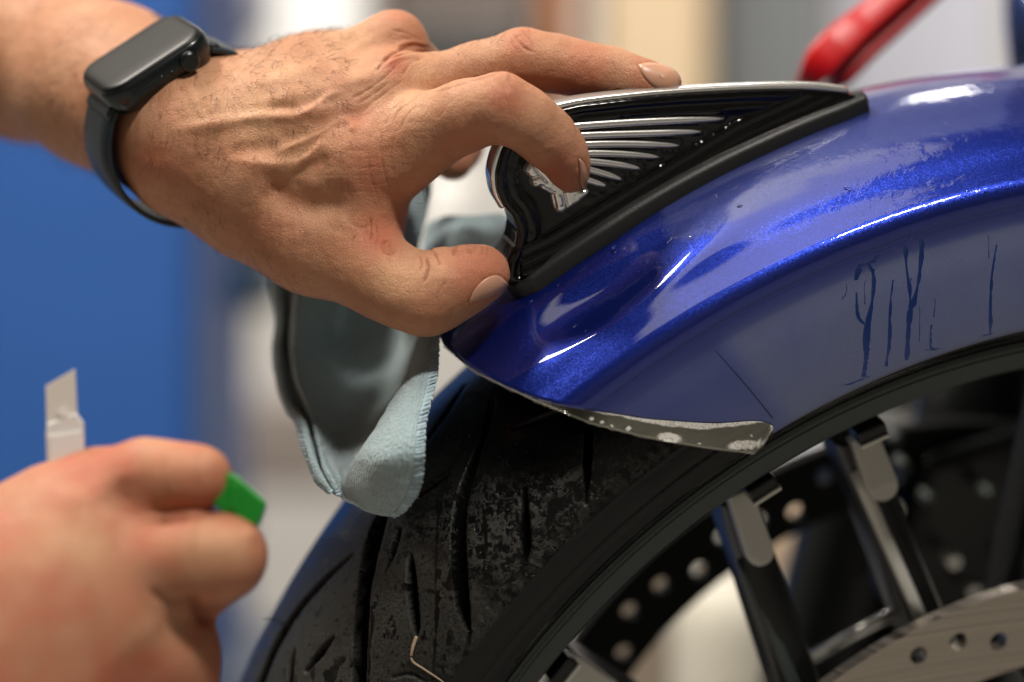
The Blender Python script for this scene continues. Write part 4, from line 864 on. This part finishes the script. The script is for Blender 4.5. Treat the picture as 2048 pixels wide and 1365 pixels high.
# ------------------------------------------------------------------ smartwatch
WN = np.array([-.40, -.50, .77]); WN /= np.linalg.norm(WN); WL_ = np.array([.80, .22, .56]); WL_ -= WN*(WL_@WN); WL_ /= np.linalg.norm(WL_); WS_ = np.cross(WL_, WN)
if WS_[0] < 0: WS_ = -WS_
SCt = Q(368, 258, -32)
def watch():
    root = thing('smartwatch', SCt, 'black square smartwatch with dark silicone strap round the left wrist', 'smartwatch')
    CASE = M('black_aluminium', (.006, .010, .011), .28, .3, Coat_Weight=.3); BAND = M('dark_silicone', (.006, .016, .022), .42)
    GL = M('watch_glass', (.006, .0055, .005), .42, 0, Specular_IOR_Level=.27); c = SCt+WN*31.5
    def rr(hx_, hy_, r, n=10):
        return [(sx*(hx_-r)+r*math.cos(a), sy*(hy_-r)+r*math.sin(a)) for sx, sy, a0 in ((1, 1, 0), (-1, 1, 90), (-1, -1, 180), (1, -1, 270)) for a in np.radians(np.linspace(a0, a0+90, n))]
    rows = []
    for z, sh in ((-10.5, 3.5), (-10.4, 2.4), (-9.4, 1.2), (-7, .2), (-4.5, 0), (-2, .1), (-.6, .6), (0, 1.5), (.1, 1.8)):
        rows.append([c+WL_*x+WS_*y+WN*z for x, y in rr(20.5-sh, 17.3-sh, 9-sh)])
    V, F = grid(np.array(rows), False, True); k = len(rows[0]); F = F.tolist()+[list(range(k))]+[list(range((len(rows)-1)*k, len(rows)*k))[::-1]]
    mesh('case', V, F, CASE, root, sharp=50)
    rows = []
    for z, sh in ((-.6, 1.0), (.1, 1.15), (.55, 1.7), (.85, 2.8), (1.0, 4.5), (1.05, 8.9)): rows.append([c+WL_*x+WS_*y+WN*z for x, y in rr(20.5-sh, 17.3-sh, max(9-sh, .05))])
    V, F = grid(np.array(rows), False, True); F = F.tolist()+[list(range((len(rows)-1)*k, len(rows)*k))]; mesh('screen', V, F, GL, root, sharp=40)
    V, F = sweep([c+WS_*16.8+WL_*9.5-WN*4.6, c+WS_*19.0+WL_*9.5-WN*4.6, c+WS_*19.6+WL_*9.5-WN*4.6], [3.4, 3.4, 2.7], 24, 1, WN); mesh('crown', V, F, CASE, root, sharp=40)
    V, F = obox(c+WS_*17.2-WL_*6.5-WN*4.9, WL_*6, WS_*.7, WN*1.3); o = mesh('side_button', V, F, CASE, root, smooth=False); bevel(o, .6, 3)
    V, F = sweep([c+WS_*17.0+WL_*2.6-WN*4.8, c+WS_*17.45+WL_*2.6-WN*4.8], [.7, .7], 10, 1, WN); mesh('microphone_hole', V, F, RUBBER, root)
    rows = []
    for a in np.radians(np.linspace(48, 372+0-60+360-12-0, 120)) if False else np.radians(np.linspace(52, -232, 120)):
        w_ = 12.3; ca, sa = math.cos(a), math.sin(a); R1, R2 = 31.2, 30.2; ctr = SCt-WN*.5
        e = np.array([(-w_, 0), (-w_+.6, .9), (-4, 1.1), (4, 1.1), (w_-.6, .9), (w_, 0), (w_-.4, -.9), (-w_+.4, -.9)])
        rows.append([ctr+WL_*ca*(R1+q)+WN*sa*(R2+q)+WS_*p for p, q in e])
    V, F = grid(np.array(rows), False, True); V = V+0; mesh('strap', V, F[:, ::-1], BAND, root, sharp=60)
    for sg in (1, -1):
        V, F = obox(c+WL_*sg*19.5-WN*7.5, WL_*3.2+WN*sg*-2.0, WS_*11.3, WN*1.9); o = mesh('strap_lug', V, F, BAND, root, smooth=False); bevel(o, 1.3, 3)
watch()
# ------------------------------------------------------------------ the near fist with knife and green scraper
def right_hand():
    vol = Vol([-230, -215, -190], [-66, -60, 0], 1.1); f = vol.new()
    vol.chain(f, [nd(-260, 1700, -150, 230), nd(-60, 1480, -140, 215), nd(60, 1290, -130, 225), nd(120, 1210, -128, 215)], 30)
    vol.chain(f, [nd(60, 1180, -130, 168), nd(170, 1085, -128, 128), nd(240, 1040, -128, 100)], 20)
    vol.chain(f, [nd(230, 1230, -128, 165), nd(280, 1300, -124, 110), nd(320, 1370, -120, 85)], 20)
    a = vol.new(); vol.chain(a, [nd(200, 985, -132, 88), nd(290, 958, -138, 72), nd(350, 952, -142, 62), nd(398, 954, -143, 66)], 6)
    b = vol.new(); vol.chain(b, [nd(220, 1165, -138, 112), nd(330, 1128, -143, 88), nd(400, 1112, -147, 78), nd(456, 1112, -148, 80)], 8)
    b2 = vol.new(); vol.chain(b2, [nd(455, 1125, -140, 72), nd(420, 1175, -126, 55)], 6); b = smin(b, b2, 5)
    c = vol.new(); vol.chain(c, [nd(230, 1310, -130, 105), nd(320, 1296, -134, 86), nd(345, 1325, -130, 76), nd(330, 1400, -120, 80)], 10)
    g_ = smin(smin(a, b, .6), c, 1.0); f = smin(f, g_, 5)
    V, F = nets(vol, f); V = relax(V, F, 4, .5); return V, F
V, F = right_hand(); F, N = orient(V, F)
d, cr, hx, hy, hface = carve(V, F, N, [([(300, 1042), (360, 1036), (420, 1024), (465, 1014)], 7, 3.6), ([(375, 1195), (400, 1222), (412, 1250)], 12, 4.5), ([(330, 905), (325, 950), (335, 1000)], 5, .5), ([(400, 900), (392, 940), (398, 990)], 5, .4), ([(395, 1045), (385, 1095), (398, 1150)], 5, .5), ([(300, 1180), (340, 1205), (385, 1208)], 9, 1.8), ([(500, 1050), (512, 1062)], 6, .3), ([(260, 960), (240, 1000)], 30, .6)], [([(490, 1060), (515, 1075)], 12, .8), ([(150, 1000), (240, 960)], 30, 1.)])
V = V+N*(d+.5*vnoise(V, 14, 2))[:, None]; N = normals(V, F)
red = np.clip(.45+.38*vnoise(V, 12, 21)+.3*vnoise(V, 5, 22), 0, 1)
for cx, cy, r, a in [(120, 1010, 80, .6), (440, 950, 50, .5), (250, 1180, 70, .45), (350, 1040, 50, .5), (40, 1150, 90, .3), (530, 1130, 40, .5)]: red = np.maximum(red, a*np.exp(-(((hx-cx)**2+(hy-cy)**2)/r**2)))
pale = np.zeros(len(V))
for cx, cy, r, a in [(180, 1100, 60, .6), (430, 1100, 70, .4), (330, 940, 60, .4), (100, 1080, 60, .4)]: pale = np.maximum(pale, a*np.exp(-(((hx-cx)**2+(hy-cy)**2)/r**2)))
RA = mesh('right_arm', V, F, SKIN, PERSON, tint=np.stack([red, pale, np.clip(cr*.5, 0, .6)], 1)); RA['label'] = 'right fist close to the lens, out of focus'
s1 = np.where((hface > 0) & (hx < 250) & (hy > 1050))[0]; hairs('hair', V, N, s1, 160, 3, 7, (.3, 0, -.8), RA, .05)
def knife():
    y = -132; root = thing('craft_knife', Q(130, 990, y), 'silver craft knife with slanted snapped blade sticking up from the near fist', 'knife')
    def plate(name, pts, y0, th, mat, bv=.15):
        A = [Q(a, b, y0) for a, b in pts]; B = [p+np.array([0, th, 0]) for p in A]; k = len(A)
        V = np.array(A+B); F = [list(range(k)), list(range(k, 2*k))[::-1]]+[[i, (i+1) % k, (i+1) % k+k, i+k] for i in range(k)]; o = mesh(name, V, F, mat, root, smooth=False); bevel(o, bv); return o
    plate('blade', [(91, 772), (150, 738), (155, 850), (157, 880), (94, 880)], y+.6, .5, M('blade_steel', (.80, .75, .68), .4, .1), .08)
    sl = M('knife_steel', (.86, .84, .80), .4, .1)
    plate('blade_channel', [(94, 848), (152, 826), (166, 846), (172, 1060), (100, 1060), (91, 866)], y-.2, 2.2, sl, .5)
    plate('channel_front', [(98, 872), (164, 862), (170, 1060), (104, 1060)], y-.9, .8, M('knife_label', (.86, .85, .83), .45), .25)
    V, F = sweep([Q(126, 826, y-.4), Q(126, 826, y+.8)], [1.5, 1.5], 14, 1, (0, 0, 1)); mesh('blade_rivet', V, F, sl, root, sharp=40)
    plate('handle', [(96, 1050), (176, 1050), (190, 1230), (100, 1240)], y-2, 7, M('knife_handle', (.25, .25, .25), .4), 1.2)
knife()
def scraper():
    m = M('green_plastic', (.010, .26, .022), .32, 0, Coat_Weight=.3); y = -146
    A = [(428, 930), (480, 961), (534, 1008), (518, 1056), (450, 1030), (415, 1000)]
    P = [Q(a, b, y-2-.0*i) for i, (a, b) in enumerate(A)]; B = [p+np.array([-1.5, 9, 1.0]) for p in P]; k = len(A); V = np.array(P+B); F = [list(range(k)), list(range(k, 2*k))[::-1]]+[[i, (i+1) % k, (i+1) % k+k, i+k] for i in range(k)]
    root = thing('green_scraper', P[0], 'green plastic scraper tip held between the fingers of the near fist', 'scraper'); o = mesh('scraper_body', V, F, m, root, smooth=False); bevel(o, .9, 3)
    C2 = [(462, 966), (480, 970), (474, 1025), (456, 1018)]; P = [Q(a, b, y-2.7) for a, b in C2]; B = [p+np.array([0, 1.2, 0]) for p in P]; k = 4; V = np.array(P+B); F = [list(range(k)), list(range(k, 2*k))[::-1]]+[[i, (i+1) % k, (i+1) % k+k, i+k] for i in range(k)]
    o = mesh('raised_rib', V, F, m, root, smooth=False); bevel(o, .4, 2)
scraper()
# ------------------------------------------------------------------ microfibre cloth hanging under the hand
def cloth():
    root = thing('cleaning_cloth', Q(760, 1030, 0), 'pale blue grey microfibre cloth with stitched edge, hanging crumpled under the left hand', 'cloth')
    # columns of control lines from the right hem over the flap, behind it, to the left hem: (px, py, depth)
    LN = [ # right hem
     [(905, 560, -38), (893, 620, -46), (878, 675, -55), (877, 720, -60), (871, 770, -62), (853, 840, -62), (848, 900, -60), (846, 945, -57), (835, 985, -53), (812, 1020, -48), (790, 1034, -46)],
     [(885, 560, -39), (872, 620, -48), (860, 680, -57), (854, 725, -62), (843, 780, -64), (826, 850, -65), (819, 905, -62), (812, 950, -59), (802, 985, -55), (788, 1012, -49), (776, 1030, -45)],
     [(872, 560, -38), (856, 620, -46), (846, 680, -55), (832, 730, -59), (812, 790, -61), (782, 860, -61), (762, 910, -58), (748, 950, -55), (745, 985, -51), (745, 1005, -46), (752, 1026, -43)],
     # fold of the flap
     [(862, 560, -34), (846, 620, -41), (838, 680, -48), (818, 740, -50), (790, 800, -50), (752, 860, -48), (722, 905, -44), (703, 940, -40), (700, 965, -38), (708, 985, -37), (728, 1018, -37)],
     [(866, 560, -26), (852, 620, -30), (842, 680, -33), (826, 740, -33), (800, 800, -32), (764, 860, -30), (730, 905, -28), (706, 938, -26), (694, 960, -28), (695, 978, -31), (712, 1010, -34)],
     # deep inside
     [(830, 540, 8), (815, 620, 4), (800, 680, 6), (785, 740, 6), (765, 800, 2), (735, 860, -4), (705, 905, -10), (690, 930, -16), (682, 950, -20), (684, 966, -25), (700, 1004, -30)],
     [(740, 520, 18), (730, 600, 22), (722, 660, 26), (715, 720, 26), (705, 780, 20), (690, 840, 10), (676, 885, 0), (670, 915, -10), (668, 938, -18), (674, 956, -24), (692, 999, -28)],
     [(660, 510, 6), (655, 590, 6), (650, 650, 8), (645, 710, 10), (648, 770, 6), (652, 830, 2), (652, 880, -6), (654, 910, -12), (658, 934, -19), (666, 955, -24), (686, 996, -27)],
     [(612, 500, -6), (604, 580, -12), (596, 640, -14), (594, 700, -12), (602, 755, -8), (618, 800, -6), (634, 850, -8), (642, 895, -14), (650, 928, -20), (660, 952, -25), (681, 993, -27)],
     # light inner rim, dark valley, outer hem
     [(604, 500, -9), (598, 575, -16), (590, 640, -19), (588, 700, -18), (596, 757, -14), (611, 802, -11), (628, 850, -12), (638, 893, -16), (646, 926, -21), (657, 952, -26), (678, 991, -28)],
     [(594, 500, 4), (588, 575, 6), (582, 640, 8), (582, 700, 8), (590, 752, 6), (604, 800, 4), (620, 845, 0), (632, 888, -8), (641, 924, -16), (652, 951, -23), (674, 989, -27)],
     [(572, 505, 10), (570, 575, 14), (572, 640, 16), (570, 700, 16), (574, 755, 14), (586, 802, 10), (608, 842, 4), (624, 884, -5), (634, 922, -14), (646, 953, -22), (668, 986, -26)],
     [(552, 505, -2), (554, 575, -2), (562, 640, -4), (557, 700, -4), (562, 760, -6), (578, 812, -10), (606, 842, -14), (616, 885, -18), (628, 925, -22), (642, 958, -26), (662, 984, -28)],
     [(540, 510, 0), (540, 575, 2), (552, 640, 2), (546, 700, 2), (556, 770, -2), (574, 820, -6), (590, 845, -10), (600, 885, -16), (618, 930, -20), (634, 965, -24), (656, 986, -27)]]
    n1, n2 = 200, 260
    LN = [[(a, b, (c_ if c_ < 0 else c_*.5)-38*min(max((b-700)/200, 0), 1)*min(max((a-500)/90, .6), 1)) for a, b, c_ in L] for L in LN]
    rows = np.array([spline([Q(*p) for p in L], n2) for L in LN]); rows = np.array([spline(rows[:, j], n1) for j in range(n2)]).transpose(1, 0, 2)
    arc = np.concatenate([[0], np.cumsum(np.linalg.norm(np.diff(rows[:, n2//2], axis=0), axis=1))]); al = np.linspace(0, 95, n2)
    U, Vv = np.meshgrid(arc/100, al/100, indexing='ij'); V, F = grid(rows); N = normals(V, F)
    e = arc[:, None]+0*U; hem = np.clip((5.2-e)/.8, 0, 1)+np.clip((e-arc[-1]+4)/.8, 0, 1); hem = np.clip(hem+np.clip((al[None]-92)/2, 0, 1), 0, 1)
    rip = hem*(.32*np.sin(al[None]*2*np.pi/1.15))+.35*np.exp(-((e-5)/.5)**2)*-1
    edge = np.clip(1-e/1.2, 0, 1)*.38*np.sin(al[None]*2*np.pi/1.9+1)
    P = V.reshape(n1, n2, 3)
    P = P+N.reshape(n1, n2, 3)*(rip+.5*vnoise(V, 9, 4).reshape(n1, n2)+.18*vnoise(V, 2.4, 5).reshape(n1, n2)+.10*vnoise(V, 1.0, 6).reshape(n1, n2))[..., None]
    P[..., 0] += edge*.7
    V, F = grid(P); o = mesh('draped_sheet', V, F, CLOTH, root, tint=np.stack([U.ravel()*1., Vv.ravel()*1., hem.ravel()], 1)); solid(o, 1.3, 0)
    # upper folds that show in the gap between thumb and index finger
    LN = [[(880, 300, 22), (862, 350, 14), (858, 400, 8), (846, 450, 2), (834, 500, -6), (826, 560, -14)], [(866, 300, 16), (846, 350, 6), (834, 400, -4), (816, 450, -12), (806, 500, -18), (798, 560, -20)], [(830, 300, 4), (810, 350, -4), (790, 400, -12), (776, 450, -16), (768, 500, -14), (764, 560, -8)], [(800, 300, 10), (780, 350, 8), (762, 400, 4), (750, 450, 2), (746, 500, 0), (740, 560, 0)]]
    rows = np.array([spline([Q(*p) for p in L], 120) for L in LN]); rows = np.array([spline(rows[:, j], 60) for j in range(120)]).transpose(1, 0, 2); V, F = grid(rows); N = normals(V, F); U, Vv = np.meshgrid(np.linspace(0, .2, 60), np.linspace(0, .45, 120), indexing='ij')
    yy = np.linspace(0, 45, 120)[None]+0*U; P = V+N*(.30*np.sin(yy.ravel()*2*np.pi/1.5+U.ravel()*20)+.4*vnoise(V, 6, 8))[:, None]
    o = mesh('narrow_fold', P, F, CLOTH, root, tint=np.stack([U.ravel(), Vv.ravel(), 0*U.ravel()], 1)); solid(o, 1.2, 0)
    LN = [[(852, 470, 22), (862, 448, 16), (890, 436, 10), (930, 434, 8), (970, 432, 8), (1002, 429, 2), (1012, 436, 0)], [(846, 490, 14), (866, 470, 8), (892, 458, 2), (930, 455, -2), (968, 455, 0), (1000, 455, -4), (1021, 452, -8)],
          [(848, 530, 0), (868, 510, -4), (896, 495, -10), (932, 488, -16), (968, 485, -12), (996, 485, -14), (1016, 474, -18)], [(850, 570, -8), (880, 560, -16), (910, 540, -22), (940, 525, -24), (968, 520, -22), (990, 510, -22), (1002, 498, -24)], [(852, 620, -14), (880, 600, -22), (910, 580, -28), (940, 570, -30), (968, 560, -28), (985, 550, -26), (994, 530, -26)]]
    rows = np.array([spline([Q(*p) for p in L], 120) for L in LN]); rows = np.array([spline(rows[:, j], 60) for j in range(120)]).transpose(1, 0, 2); V, F = grid(rows); N = normals(V, F); U, Vv = np.meshgrid(np.linspace(0, .25, 60), np.linspace(0, .4, 120), indexing='ij')
    hem = np.clip((U-.0)/-.01+1.2, 0, 1)+0*U; P = V+N*(.4*vnoise(V, 5, 8)+.1*vnoise(V, 1.2, 9))[:, None]
    o = mesh('upper_flap', P, F, CLOTH, root, tint=np.stack([U.ravel(), Vv.ravel(), hem.ravel()*0], 1)); solid(o, 1.2, 0)
cloth()
